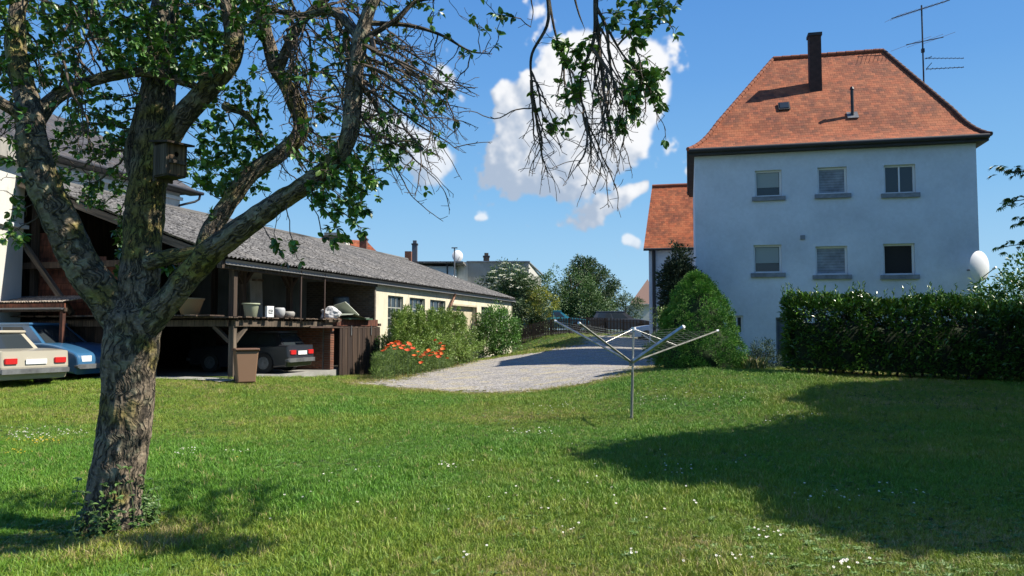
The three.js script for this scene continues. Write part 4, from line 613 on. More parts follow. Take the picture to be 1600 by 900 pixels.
// ---------------------------------------------------------------- the apple tree
{
  const base = at(175, 830, 6.5); base.y = ground(base.x, base.z);
  const tree = thing('apple_tree', 'old gnarled apple tree with forking mossy trunk in the left foreground', 'tree', [base.x, base.y, base.z]);
  const W = ([px, py, d, r]) => { const p = at(px, py, d).sub(base); return [p, r]; };
  const D = 6.5;
  const limbs = [
    [[168, 850, D, .31], [173, 818, D, .255], [179, 780, D, .225], [188, 720, D, .208], [196, 660, D, .205], [201, 600, D, .21], [205, 545, D, .225], [208, 500, D, .23], [210, 470, D, .16]],
    [[198, 520, D, .15], [168, 468, D - .05, .155], [128, 412, D - .15, .15], [98, 352, D - .25, .142], [70, 292, D - .35, .13], [50, 228, D - .4, .122], [48, 185, D - .4, .105], [36, 130, D - .35, .09], [24, 75, D - .3, .078], [30, 0, D - .2, .066], [55, -90, D - .1, .04]],
    [[212, 520, D, .18], [217, 440, D + .03, .172], [224, 355, D + .08, .16], [231, 285, D + .1, .152], [240, 205, D + .12, .148], [249, 130, D + .15, .14], [253, 60, D + .2, .128], [264, -20, D + .3, .11], [285, -130, D + .4, .07]],
    [[46, 205, D - .38, .075], [80, 158, D - .25, .06], [125, 134, D - .15, .052], [178, 117, D - .12, .047], [232, 113, D - .12, .043], [282, 125, D - .1, .038], [325, 145, D - .05, .03]],
    [[46, 200, D - .4, .06], [25, 175, D - .5, .05], [0, 160, D - .6, .045], [-40, 130, D - .7, .03]],
    [[240, 262, D + .05, .10], [274, 197, D - .02, .098], [321, 142, D - .1, .092], [362, 92, D - .15, .086], [364, 40, D - .15, .078], [350, -10, D - .1, .066], [325, -110, D, .04]],
    [[224, 310, D + .16, .06], [203, 242, D + .3, .052], [216, 185, D + .35, .046], [232, 118, D + .4, .04]],
    [[216, 520, D - .02, .13], [262, 470, D - .12, .115], [300, 425, D - .2, .11], [336, 388, D - .3, .105], [398, 343, D - .46, .09], [440, 312, D - .56, .08], [480, 287, D - .66, .074], [516, 258, D - .72, .068], [545, 214, D - .74, .068], [552, 150, D - .74, .068], [558, 88, D - .72, .063], [575, 20, D - .7, .054], [610, -60, D - .65, .05]],
    [[232, 410, D - .08, .07], [262, 402, D - .18, .06], [300, 396, D - .24, .056], [338, 386, D - .27, .06]],
    [[318, 405, D - .24, .085], [332, 358, D - .2, .08], [358, 317, D - .16, .074], [392, 272, D - .1, .07], [440, 238, D - .04, .068], [470, 205, D, .07], [457, 152, D + .05, .068], [430, 102, D + .1, .064], [414, 40, D + .12, .055], [398, -30, D + .15, .045], [380, -110, D + .2, .03]],
    [[434, 112, D + .1, .048], [454, 64, D + .05, .042], [484, 20, D, .036], [530, -20, D - .1, .03]],
    [[563, 60, D - .7, .04], [520, 18, D - .5, .034], [470, 24, D - .3, .028], [420, 14, D, .02]],
    [[350, 165, D - .1, .035], [385, 180, D - .15, .028], [410, 215, D - .2, .018]],
    [[566, 62, D - .72, .026], [620, 30, D - .7, .022], [650, 2, D - .66, .018], [700, -5, D - .6, .014]],
    [[570, 36, D - .7, .022], [640, 40, D - .66, .017], [690, 55, D - .62, .012], [735, 80, D - .6, .008], [764, 84, D - .6, .004]],
    // the arching limb above the view that carries the hanging twigs
    [[600, -40, D - .66, .05], [690, -115, D - .6, .05], [800, -150, D - .6, .046], [900, -130, D - .75, .042], [985, -95, D - .85, .034], [1080, -100, D - .8, .026], [1190, -110, D - .6, .014]],
    [[848, -140, 5.8, .02], [852, -40, 5.78, .016], [856, 35, 5.75, .0125], [831, 85, 5.72, .0105], [830, 120, 5.7, .009], [838, 170, 5.7, .006], [852, 212, 5.68, .004], [866, 236, 5.66, .002]],
    [[852, -40, 5.78, .012], [866, 45, 5.85, .0095], [879, 95, 5.9, .007], [872, 145, 5.9, .004], [868, 165, 5.9, .002]],
    [[932, -120, 5.7, .026], [931, 0, 5.68, .02], [928, 60, 5.66, .014], [907, 125, 5.62, .009], [911, 170, 5.6, .006], [917, 212, 5.6, .003]],
    [[932, 10, 5.68, .012], [955, 55, 5.6, .01], [975, 88, 5.55, .008], [1004, 118, 5.5, .004]],
    [[890, -120, 5.8, .013], [895, -20, 5.85, .01], [904, 20, 5.87, .007], [914, 46, 5.9, .002]],
    [[985, -85, 5.65, .016], [1015, -10, 5.6, .011], [1035, 22, 5.55, .008], [1052, 46, 5.5, .003]],
    [[829, -100, 5.9, .008], [830, 0, 5.9, .006], [833, 18, 5.9, .004], [829, 42, 5.9, .002]],
  ].map(l => l.map(W));
  // bark-covered limbs
  const limbGeo = (pts, main) => {
    const c = new THREE.CatmullRomCurve3(pts.map(p => p[0])), n = pts.length - 1, L = c.getLength(), thick = pts[0][1] > .03, sides = main ? 56 : thick ? 26 : 8, seg = Math.ceil(L / (main ? .02 : thick ? .03 : .05));
    const uw = Math.max(1, Math.round(pts[Math.floor(n / 2)][1] * 12)) * .5, pos = [], uv = [], idx = [], col = []; let ref = V(0, 0, 1);
    for (let j = 0; j <= seg; j++) {
      const t = j / seg, p = c.getPoint(t), tg = c.getTangent(t), k = t * n, i0 = Math.min(n - 1, Math.floor(k)); let rad = lerp(pts[i0][1], pts[i0 + 1][1], sstep(0, 1, k - i0));
      ref.addScaledVector(tg, -ref.dot(tg)).normalize(); const b = V().crossVectors(tg, ref);
      for (let i = 0; i <= sides; i++) {
        const a = (i % sides) / sides * 6.28318, d = V().addScaledVector(ref, Math.cos(a)).addScaledVector(b, Math.sin(a)); let r = rad;
        if (thick) {
          const q = p.clone().addScaledVector(d, rad);
          const ridge = 1 - Math.abs(fbm3(Math.cos(a) * rad * 24 + 3, t * L * 3.6, Math.sin(a) * rad * 24 + 7, 3)) * 3.0;   // furrows along the stem
          r += rad * (.16 * fbm3(q.x * 4, q.y * 3, q.z * 4, 3) + .10 * fbm3(q.x * 11, q.y * 9, q.z * 11, 2)) - Math.min(.013, rad * .08) * sstep(.4, 1, ridge);
          if (main && t < .12) r += .05 * (1 - t / .12) * (.5 + .9 * Math.max(0, Math.sin(a * 3 + .6)));
          const m = sstep(.05, .3, fbm3(q.x * 3.2 + 9, q.y * 3.2, q.z * 3.2, 4) + .16 * d.y + (main ? -.1 : .03)), li = sstep(.14, .3, fbm3(q.x * 9, q.y * 9 + 20, q.z * 9, 3));
          let cr = 1, cg = 1, cb = 1; cr = lerp(cr, 1.25, li * .5); cg = lerp(cg, 1.28, li * .5); cb = lerp(cb, 1.25, li * .5); cr = lerp(cr, .95, m * .8); cg = lerp(cg, .98, m * .8); cb = lerp(cb, .22, m * .8); col.push(cr, cg, cb);
        } else col.push(.75, .72, .7);
        pos.push(p.x + d.x * r, p.y + d.y * r, p.z + d.z * r); uv.push(i / sides * uw, t * L / .7);
      }
    }
    for (let j = 0; j < seg; j++) for (let i = 0; i < sides; i++) { const a = j * (sides + 1) + i, b2 = a + sides + 1; idx.push(a, a + 1, b2, b2, a + 1, b2 + 1); }
    const g = new THREE.BufferGeometry(); g.setAttribute('position', new THREE.Float32BufferAttribute(pos, 3)); g.setAttribute('uv', new THREE.Float32BufferAttribute(uv, 2)); g.setAttribute('color', new THREE.Float32BufferAttribute(col, 3)); g.setIndex(idx); g.computeVertexNormals(); return g;
  };
  limbs.forEach((l, i) => part(i ? (l[0][1] > .03 ? 'limb' : 'branch') : 'trunk', limbGeo(l, i === 0), M.bark, tree));
  // twigs grow towards points spread through the crown
  const r = rngOf(404), nodes = [], attr = [];
  limbs.forEach((l, k) => { if (!k) return; const c = new THREE.CatmullRomCurve3(l.map(p => p[0])), L = c.getLength(), n = Math.ceil(L / .06); for (let j = (k < 3 ? Math.floor(n * .35) : 1); j <= n; j++) nodes.push({ p: c.getPoint(j / n), par: -1, ch: 0, root: true }); });
  const open = p => { const dx = p.x - .15, h = p.y - dx * 1.115; return dx > .35 && h > -.1 && h < 1.75 && Math.abs(p.z - dx * .087) < .36; };   // the thin side of the crown, through which sun reaches the trunk
  const A = (x0, y0, x1, y1, d0, d1, n, leaf, ell = false) => { while (n > 0) { let u = r(), v = r(); if (ell && Math.hypot(u - .5, v - .5) > .5) continue; const p = at(lerp(x0, x1, u), lerp(y0, y1, v), lerp(d0, d1, r())).sub(base); if (open(p) && r() < .9) { n--; continue; } attr.push({ p, leaf, near: -1, nd: 1e9, dead: false }); n--; } };
  A(-60, -20, 130, 150, 5.9, 7.6, 430, .85); A(-40, 130, 60, 260, 5.8, 7.4, 110, .6); A(100, -60, 420, 60, 5.9, 7.7, 760, 1); A(160, 30, 360, 128, 5.7, 7.2, 360, 1, true);
  A(70, 170, 215, 330, 6.9, 8.0, 210, .9, true); A(110, 130, 215, 230, 6.6, 7.6, 90, .85); A(310, 115, 430, 330, 6.0, 7.2, 230, .85, true); A(295, 200, 400, 300, 6, 7, 80, .9);
  A(380, -40, 640, 130, 5.6, 7.2, 760, .26); A(470, 70, 700, 190, 5.4, 6.0, 170, .2); A(470, 70, 700, 190, 6.6, 7.4, 160, .3); A(440, 160, 640, 300, 5.4, 5.95, 120, .5, true); A(440, 160, 640, 300, 6.7, 7.6, 160, .7, true); A(480, 240, 590, 345, 5.4, 5.95, 90, .9, true); A(480, 240, 590, 345, 6.8, 7.4, 70, .9, true);
  A(600, -80, 800, 30, 5.5, 6.6, 130, .55); A(690, 10, 795, 85, 5.6, 6.4, 36, .8); A(600, 150, 715, 180, 5.5, 5.9, 26, .45); A(590, 190, 700, 260, 5.5, 5.9, 44, .6); A(560, 290, 680, 310, 5.9, 6.2, 9, .2);
  A(425, 375, 470, 412, 5.7, 5.95, 10, .9); A(505, 325, 572, 392, 5.6, 5.9, 26, .9); A(0, 305, 45, 395, 5.9, 6.4, 22, .9); A(178, 330, 212, 430, 6.8, 7.2, 22, .9); A(248, 405, 335, 470, 6.1, 6.6, 32, .9); A(320, 320, 345, 390, 6, 6.5, 12, .8); A(0, 240, 40, 300, 5.8, 6.2, 16, .5);
  // hanging twigs and their leaf tufts
  A(822, 100, 870, 240, 5.5, 5.9, 20, .10); A(868, 60, 1010, 215, 5.3, 5.95, 60, .14); A(872, 60, 915, 110, 5.55, 5.8, 36, 1); A(970, 100, 1040, 175, 5.3, 5.8, 80, .95); A(868, 125, 915, 160, 5.5, 5.8, 26, .8); A(955, 175, 1010, 215, 5.4, 5.7, 26, .55); A(950, -20, 1060, 50, 5.3, 5.8, 70, .9); A(985, 35, 1022, 70, 5.4, 5.6, 20, 1); A(862, 180, 876, 205, 5.6, 5.7, 5, 1);
  A(980, -170, 1240, -45, 6.0, 7.9, 380, .95); A(640, -180, 960, -80, 5.3, 5.9, 50, .6); A(-60, -170, 620, -20, 5.6, 7.8, 520, .8);
  const step = .05, infl = .85, kill = .085, CE = .45, ah = new Map(), hk = (x, y, z) => x * 73856093 ^ y * 19349663 ^ z * 83492791;
  attr.forEach((a, i) => { const k = hk(Math.floor(a.p.x / CE), Math.floor(a.p.y / CE), Math.floor(a.p.z / CE)); if (!ah.has(k)) ah.set(k, []); ah.get(k).push(i); });
  const see = n => { const p = nodes[n].p, R = Math.ceil(infl / CE), X = Math.floor(p.x / CE), Y = Math.floor(p.y / CE), Z = Math.floor(p.z / CE); for (let x = X - R; x <= X + R; x++) for (let y = Y - R; y <= Y + R; y++) for (let z = Z - R; z <= Z + R; z++) { const l = ah.get(hk(x, y, z)); if (l) for (const i of l) { const a = attr[i]; if (a.dead) continue; const d = a.p.distanceTo(p); if (d < a.nd && d < infl * (nodes[n].root ? 1.25 : 1)) { a.nd = d; a.near = n; } } } };
  for (let n = 0; n < nodes.length; n++) see(n);
  const tips = [];
  for (const a of attr) if (a.nd < kill) { a.dead = true; tips.push([a.near, a.leaf]); }
  for (let it = 0; it < 70; it++) {
    const pull = new Map(); for (const a of attr) if (!a.dead && a.near >= 0) { const v = a.p.clone().sub(nodes[a.near].p).normalize(); if (pull.has(a.near)) pull.get(a.near).add(v); else pull.set(a.near, v); }
    if (!pull.size) break; const first = nodes.length;
    for (const [n, v] of pull) { if (nodes[n].ch > 3) continue; const w = v.normalize(); if (nodes[n].dir) w.multiplyScalar(.75).addScaledVector(nodes[n].dir, .45); w.add(V((r() - .5) * .75, (r() - .5) * .75 - .05, (r() - .5) * .75)).normalize(); nodes[n].ch++; nodes.push({ p: nodes[n].p.clone().addScaledVector(w, step * (.8 + r() * .4)), par: n, ch: 0, dir: w }); }
    for (let n = first; n < nodes.length; n++) see(n);
    for (const a of attr) if (!a.dead && a.nd < kill) { a.dead = true; tips.push([a.near, a.leaf]); }
    if (nodes.length > 40000) break;
  }
  // bare hanging and sweeping strands with side twigs
  const strand = (p0, dir, len, droop, side) => { let best = -1, bd = 1e9; for (let n = 0; n < nodes.length; n++) { const q = nodes[n].p.distanceTo(p0); if (q < bd) { bd = q; best = n; } } let n = best, d = dir.clone().normalize(), q = nodes[best].p.clone(); const steps = Math.ceil(len / .04); for (let k = 0; k < steps; k++) { d.add(V((r() - .5) * .42, -droop * (.5 + r()), (r() - .5) * .42)).normalize(); q = q.clone().addScaledVector(d, .04); nodes.push({ p: q, par: n, ch: 0, dir: d.clone() }); n = nodes.length - 1; if (side && k > 1 && r() < .42) { let m = n, e = d.clone().add(rdir(r).multiplyScalar(.95)).normalize(), z = q; const l2 = 3 + Math.floor(r() * len * 14); for (let j = 0; j < l2; j++) { e.add(V((r() - .5) * .4, -droop * .9, (r() - .5) * .4)).normalize(); z = z.clone().addScaledVector(e, .034); nodes.push({ p: z, par: m, ch: 0, dir: e.clone() }); m = nodes.length - 1; } if (r() < side.leaf) tips.push([m, 1]); } } if (side && r() < side.leaf) tips.push([n, 1]); };
  const S0 = (n, x0, y0, x1, y1, d0, d1, ux, uy, len, droop, leaf) => { for (let k = 0; k < n; k++) strand(at(lerp(x0, x1, r()), lerp(y0, y1, r()), lerp(d0, d1, r())).sub(base), V(ux + (r() - .5) * .7, uy + (r() - .5) * .5, (r() - .5) * .7), len * (.6 + r() * .7), droop, { leaf }); };
  S0(5, 828, 85, 840, 150, 5.65, 5.75, .25, -1, .55, .10, .04); S0(8, 925, 20, 932, 80, 5.55, 5.75, .5, -1, .75, .12, .06); S0(7, 905, 110, 918, 200, 5.5, 5.7, .5, -1, .42, .08, .06); S0(5, 940, 40, 1000, 110, 5.4, 5.6, .35, -1, .6, .12, .12); S0(4, 866, 60, 882, 120, 5.7, 5.9, .1, -1, .5, .1, .15);
  S0(14, 552, 40, 600, 110, 5.6, 5.9, 1, -.25, .8, .03, .07); S0(16, 500, 10, 560, 110, 5.9, 6.6, .5, -.7, .6, .08, .07); S0(12, 420, 0, 520, 60, 6.1, 6.7, .4, -.9, .55, .1, .1); S0(7, 552, 120, 560, 180, 5.7, 5.85, 1, -.7, .7, .02, .1); S0(12, 60, -10, 200, 120, 5.9, 6.6, .3, -.6, .5, .1, .2); S0(8, 440, 100, 470, 200, 6.3, 6.7, .6, -.5, .5, .06, .2);
  // short bare spurs
  const nn = nodes.length; for (let n = 0; n < nn; n++) if (nodes[n].par >= 0 && r() < .42) { let d = nodes[n].dir.clone().multiplyScalar(.5).add(rdir(r)).normalize(), q = n; const len = 1 + Math.floor(r() * 2.2); for (let k = 0; k < len; k++) { d.add(rdir(r).multiplyScalar(.35)).normalize(); nodes.push({ p: nodes[q].p.clone().addScaledVector(d, .026 + r() * .02), par: q, ch: 0, dir: d.clone() }); q = nodes.length - 1; } }
  const rad = new Float32Array(nodes.length); for (let n = nodes.length - 1; n >= 0; n--) { const q = nodes[n]; rad[n] = rad[n] > 0 ? Math.min(.022, Math.pow(rad[n], 1 / 2.3)) : .0021; if (q.par >= 0) rad[q.par] += Math.pow(rad[n], 2.3); }
  { const pos = [], ring = (p, d, rr) => { const u = V(d.y, d.z, d.x).cross(d).normalize(), w = V().crossVectors(d, u); const o = []; for (let k = 0; k < 4; k++) { const a = k * 1.5708; o.push(p.clone().addScaledVector(u, Math.cos(a) * rr).addScaledVector(w, Math.sin(a) * rr)); } return o; };
    for (let n = 0; n < nodes.length; n++) { const q = nodes[n]; if (q.par < 0) continue; const b = nodes[q.par], A1 = ring(b.p.clone().addScaledVector(q.dir, -.004), q.dir, Math.min(rad[q.par], rad[n] * 1.15)), B1 = ring(q.p, q.dir, rad[n]); for (let k = 0; k < 4; k++) { const a = A1[k], b1 = A1[(k + 1) % 4], c = B1[(k + 1) % 4], d = B1[k]; pos.push(a.x, a.y, a.z, b1.x, b1.y, b1.z, c.x, c.y, c.z, a.x, a.y, a.z, c.x, c.y, c.z, d.x, d.y, d.z); } }
    const m = part('twigs', tri(pos), M.twig, tree); m.userData.kind = 'stuff'; }
  // leaves in rosettes at the twig tips; the largest in view are parts of their own
  const list = [], cols = [[.040, .105, .014], [.055, .135, .018], [.075, .165, .024], [.035, .09, .016], [.10, .20, .03]];
  for (const [n, lf] of tips) { if (r() > lf || (open(nodes[n].p) && r() < .8)) continue; const q = nodes[n], k = 3 + Math.floor(r() * 4) + (lf > .84 ? 2 : 0), d0 = q.dir ?? V(0, 1, 0), tone = pick(r, cols); for (let i = 0; i < k; i++) { const d = rdir(r).addScaledVector(d0, .6).add(V(0, -.15, 0)).normalize(), nrm = V((r() - .5) * 1.5, .5 + r(), (r() - .5) * 1.5).normalize(), s = .036 + r() * .034; list.push([q.p.clone().addScaledVector(d, .006), d, nrm, s, s * (.58 + r() * .16), tone.map(c => c * (.85 + r() * .3))]); } }
  const wp = list.map((l, i) => { const p = l[0].clone().add(base), dd = -p.z, x = 800 + F * p.x / dd, y = 515 - F * (p.y - EYE) / dd; return [x > 0 && x < 1600 && y > 5 ? l[3] / dd : 0, i]; }).sort((a, b) => b[0] - a[0]);
  const own = new Set(wp.slice(0, 300).map(w => w[1])), mass = new Leaves(), mleaf = M.leafV(.42, .3);
  const variants = cols.map(c => { const L = new Leaves(); L.oval(V(0, 0, 0), V(0, 0, 1), V(0, 1, 0), 1, .66, c); return L.geo(); });
  list.forEach((l, i) => { if (!own.has(i)) { mass.oval(...l); return; } const m = part('leaf', variants[i % 5], mleaf, tree), z = l[1], x = V().crossVectors(l[2], z).normalize(), y = V().crossVectors(z, x); m.matrix.makeBasis(x, y, z); m.quaternion.setFromRotationMatrix(m.matrix); m.position.copy(l[0]); m.scale.setScalar(l[3]); });
  { const m = part('foliage', mass.geo(), mleaf, tree); m.userData.kind = 'stuff'; }
  console.log('apple tree: nodes', nodes.length, 'leaves', list.length, 'tips', tips.length, 'left', attr.filter(a => !a.dead).length);
  // small green apples
  for (let k = 0; k < 24; k++) { const t = tips[Math.floor(r() * tips.length)]; const g = new THREE.SphereGeometry(.014, 10, 8); const m = part('apple', g, M.plastic([.20, .30, .06], .4), tree); m.position.copy(nodes[t[0]].p).add(V(0, -.025, 0)); }
  // nest box on the middle limb
  const bp = at(266, 252, 6.28), nb = thing('nest_box', 'small weathered wooden nest box on the middle limb of the tree', 'nest box', [bp.x, bp.y, bp.z], .95);
  const bw = .17, bh = .25, bd = .19;
  for (let k = 0; k < 6; k++) { part('side_slat', box(.012, bh, bd / 6 - .003, -bw / 2, 0, -bd / 2 + bd * (k + .5) / 6), M.timberGrey, nb); part('side_slat', box(.012, bh, bd / 6 - .003, bw / 2, 0, -bd / 2 + bd * (k + .5) / 6), M.timberGrey, nb); }
  part('back_board', box(bw, bh + .08, .015, 0, 0, -bd / 2 - .008), M.timberGrey, nb);
  const fs = new THREE.Shape(); fs.moveTo(-bw / 2 + .01, -bh / 2); fs.lineTo(bw / 2 - .01, -bh / 2); fs.lineTo(bw / 2 - .01, bh / 2); fs.lineTo(-bw / 2 + .01, bh / 2); const hp = new THREE.Path(); hp.absarc(0, .045, .021, 0, 6.3, true); fs.holes.push(hp); const fg = new THREE.ExtrudeGeometry(fs, { depth: .014, bevelEnabled: false }); fg.translate(0, 0, bd / 2 - .014); part('front_board', uvBox(fg), mat([.30, .20, .125], .85, { map: rep(T.wood, 3, 1) }), nb);
  part('inner_dark', box(bw - .03, bh - .03, .1, 0, 0, 0), M.darkRoom, nb); part('front_batten', box(bw * .8, .03, .02, 0, -.02, bd / 2 + .011), M.timberGrey, nb);
  part('lid', box(bw + .07, .016, bd + .09, 0, bh / 2 + .02, .02, 0, .14), M.timber, nb); part('floor', box(bw - .002, .014, bd, 0, -bh / 2 - .006, 0), M.timber, nb);
}
// ---------------------------------------------------------------- weeds round the trunk
{
  const b = at(175, 830, 6.5), r = rngOf(61), w = thing('trunk_weeds', 'ivy and nettle shoots climbing the foot of the apple tree', 'weeds', [b.x, ground(b.x, b.z), b.z]), L = new Leaves(), stems = [];
  for (let k = 0; k < 34; k++) { const a = -2.6 + r() * 3.0 + 1.57, R = .26 + r() * .16, p = V(Math.cos(a) * R - .04, -.02, Math.sin(a) * R), h = .12 + r() * (k < 14 ? .5 : .22), pts = [p]; let q = p.clone(); for (let j = 1; j < 6; j++) { q = q.clone().add(V((r() - .5) * .06 - (p.x) * .04, h / 5, (r() - .5) * .06 - p.z * .06 * (k < 14 ? 1 : 0))); pts.push(q); for (let m = 0; m < 5; m++) { const d = rdir(r); d.y *= .4; d.z += .3; d.normalize(); L.oval(q.clone(), d, V(.2, 1, .5), .025 + r() * .03, .018 + r() * .016, pick(r, [[.055, .12, .018], [.075, .15, .024], [.05, .10, .02]])); } } stems.push(trunkGeo(pts, [.004, .002], 4, 6)); }
  part('stems', merge(stems), M.plastic([.08, .11, .04], .7), w); part('foliage', L.geo(), M.leafV(.5, .25), w).userData.kind = 'stuff';
}

// ---------------------------------------------------------------- hedge, spruce and shrubs
{
  // laurel hedge on the crest
  const a = V(7.15, 0, -20.0), b = V(15.2, 0, -19.4), r = rngOf(71), t = thing('laurel_hedge', 'dense dark glossy laurel hedge in front of the white house', 'hedge', [a.x, ground(a.x, a.z), a.z]);
  const dir = b.clone().sub(a), len = dir.length(); dir.normalize(); const nrm = V(-dir.z, 0, dir.x); const L = new Leaves(), cols = [[.03, .07, .012], [.04, .09, .014], [.06, .12, .018], [.10, .17, .024]];
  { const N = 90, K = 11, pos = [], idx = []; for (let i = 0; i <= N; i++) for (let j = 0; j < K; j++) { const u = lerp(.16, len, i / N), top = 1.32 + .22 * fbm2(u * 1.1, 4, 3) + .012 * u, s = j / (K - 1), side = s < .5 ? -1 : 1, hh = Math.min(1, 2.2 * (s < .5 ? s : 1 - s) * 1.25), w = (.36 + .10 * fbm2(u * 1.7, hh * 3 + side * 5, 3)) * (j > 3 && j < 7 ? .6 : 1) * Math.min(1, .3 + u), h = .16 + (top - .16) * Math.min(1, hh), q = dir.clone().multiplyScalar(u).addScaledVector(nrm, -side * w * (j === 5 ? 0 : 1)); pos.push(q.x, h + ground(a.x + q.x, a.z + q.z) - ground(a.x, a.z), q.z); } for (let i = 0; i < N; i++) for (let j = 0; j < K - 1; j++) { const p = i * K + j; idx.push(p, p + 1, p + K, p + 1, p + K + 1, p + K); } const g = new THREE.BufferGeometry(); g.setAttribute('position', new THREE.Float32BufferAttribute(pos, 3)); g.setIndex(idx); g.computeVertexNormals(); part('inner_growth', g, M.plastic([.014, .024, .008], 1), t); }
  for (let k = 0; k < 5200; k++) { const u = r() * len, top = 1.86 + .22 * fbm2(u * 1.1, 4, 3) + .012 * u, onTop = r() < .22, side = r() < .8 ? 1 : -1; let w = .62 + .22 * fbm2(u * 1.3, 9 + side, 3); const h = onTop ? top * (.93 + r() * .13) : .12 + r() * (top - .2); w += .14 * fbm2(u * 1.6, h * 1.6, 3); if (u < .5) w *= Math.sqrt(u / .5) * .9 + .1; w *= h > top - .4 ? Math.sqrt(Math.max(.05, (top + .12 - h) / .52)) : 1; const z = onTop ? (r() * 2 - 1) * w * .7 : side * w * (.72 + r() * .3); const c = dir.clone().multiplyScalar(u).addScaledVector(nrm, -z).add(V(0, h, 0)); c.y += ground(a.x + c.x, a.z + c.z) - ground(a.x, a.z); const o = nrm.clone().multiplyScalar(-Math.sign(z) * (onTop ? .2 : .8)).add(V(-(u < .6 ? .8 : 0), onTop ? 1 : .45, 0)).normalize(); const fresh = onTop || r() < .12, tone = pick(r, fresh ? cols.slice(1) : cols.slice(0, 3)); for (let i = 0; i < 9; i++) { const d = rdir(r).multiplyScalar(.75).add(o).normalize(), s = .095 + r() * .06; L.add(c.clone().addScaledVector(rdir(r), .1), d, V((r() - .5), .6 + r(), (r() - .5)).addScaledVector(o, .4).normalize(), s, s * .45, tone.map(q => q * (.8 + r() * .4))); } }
  for (let k = 0; k < 70; k++) { const u = r() * len, top = 1.9 + .22 * fbm2(u * 1.1, 4, 3) + .012 * u, c0 = dir.clone().multiplyScalar(u).addScaledVector(nrm, (r() - .5) * .9).add(V(0, top - .1, 0)); c0.y += ground(a.x + c0.x, a.z + c0.z) - ground(a.x, a.z); const hh = .2 + r() * .42; for (let i = 0; i < 16; i++) { const q = c0.clone().add(V((r() - .5) * .08, hh * i / 16, (r() - .5) * .08)); L.add(q, rdir(r).multiplyScalar(.7).add(V(0, .9, 0)).normalize(), rdir(r), .09 + r() * .04, .035, pick(r, [[.08, .15, .025], [.10, .17, .03]])); } }
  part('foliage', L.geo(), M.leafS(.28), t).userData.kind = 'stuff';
  const stems = []; for (let k = 0; k < 34; k++) { const u = .3 + k / 34 * (len - .4), p = dir.clone().multiplyScalar(u).addScaledVector(nrm, (r() - .5) * .5); p.y = ground(a.x + p.x, a.z + p.z) - ground(a.x, a.z) - .05; stems.push(trunkGeo([p, p.clone().add(V((r() - .5) * .4, .9, (r() - .5) * .3)), p.clone().add(V((r() - .5) * .6, 1.9, (r() - .5) * .5))], [.035, .025, .008], 6, 6)); } part('stems', merge(stems), M.barkFar, t);
}
{
  // dwarf conifer: a lumpy cone of short sprays
  const b = V(5.25, 0, -21.8); b.y = ground(b.x, b.z); const t = thing('conical_spruce', 'bright green lumpy conical spruce beside the rotary dryer', 'conifer', [b.x, b.y, b.z]), r = rngOf(81), H = 2.55, R = 1.32;
  const prof = v => R * Math.pow(clamp(1 - v), .62) * (.82 + .18 * sstep(0, .16, v)), L = new Leaves();
  part('trunk', trunkGeo([V(0, -.1, 0), V(0, 1, 0), V(0, 2.3, 0)], [.09, .06, .02]), M.barkFar, t);
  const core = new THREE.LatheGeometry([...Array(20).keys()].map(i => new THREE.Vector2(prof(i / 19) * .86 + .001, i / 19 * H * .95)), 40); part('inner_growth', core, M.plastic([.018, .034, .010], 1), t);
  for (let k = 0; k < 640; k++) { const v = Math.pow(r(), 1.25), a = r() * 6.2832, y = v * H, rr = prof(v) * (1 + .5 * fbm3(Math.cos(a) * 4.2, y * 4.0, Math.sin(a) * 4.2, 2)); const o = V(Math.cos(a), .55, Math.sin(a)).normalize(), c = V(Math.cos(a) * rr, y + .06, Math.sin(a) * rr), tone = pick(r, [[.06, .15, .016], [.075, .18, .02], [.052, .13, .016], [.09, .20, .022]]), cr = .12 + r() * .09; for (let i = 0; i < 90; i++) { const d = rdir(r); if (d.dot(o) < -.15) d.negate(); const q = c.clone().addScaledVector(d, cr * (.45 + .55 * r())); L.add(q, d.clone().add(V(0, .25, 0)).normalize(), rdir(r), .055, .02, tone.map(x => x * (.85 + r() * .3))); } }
  part('foliage', L.geo(), M.leafS(.75), t).userData.kind = 'stuff';
}
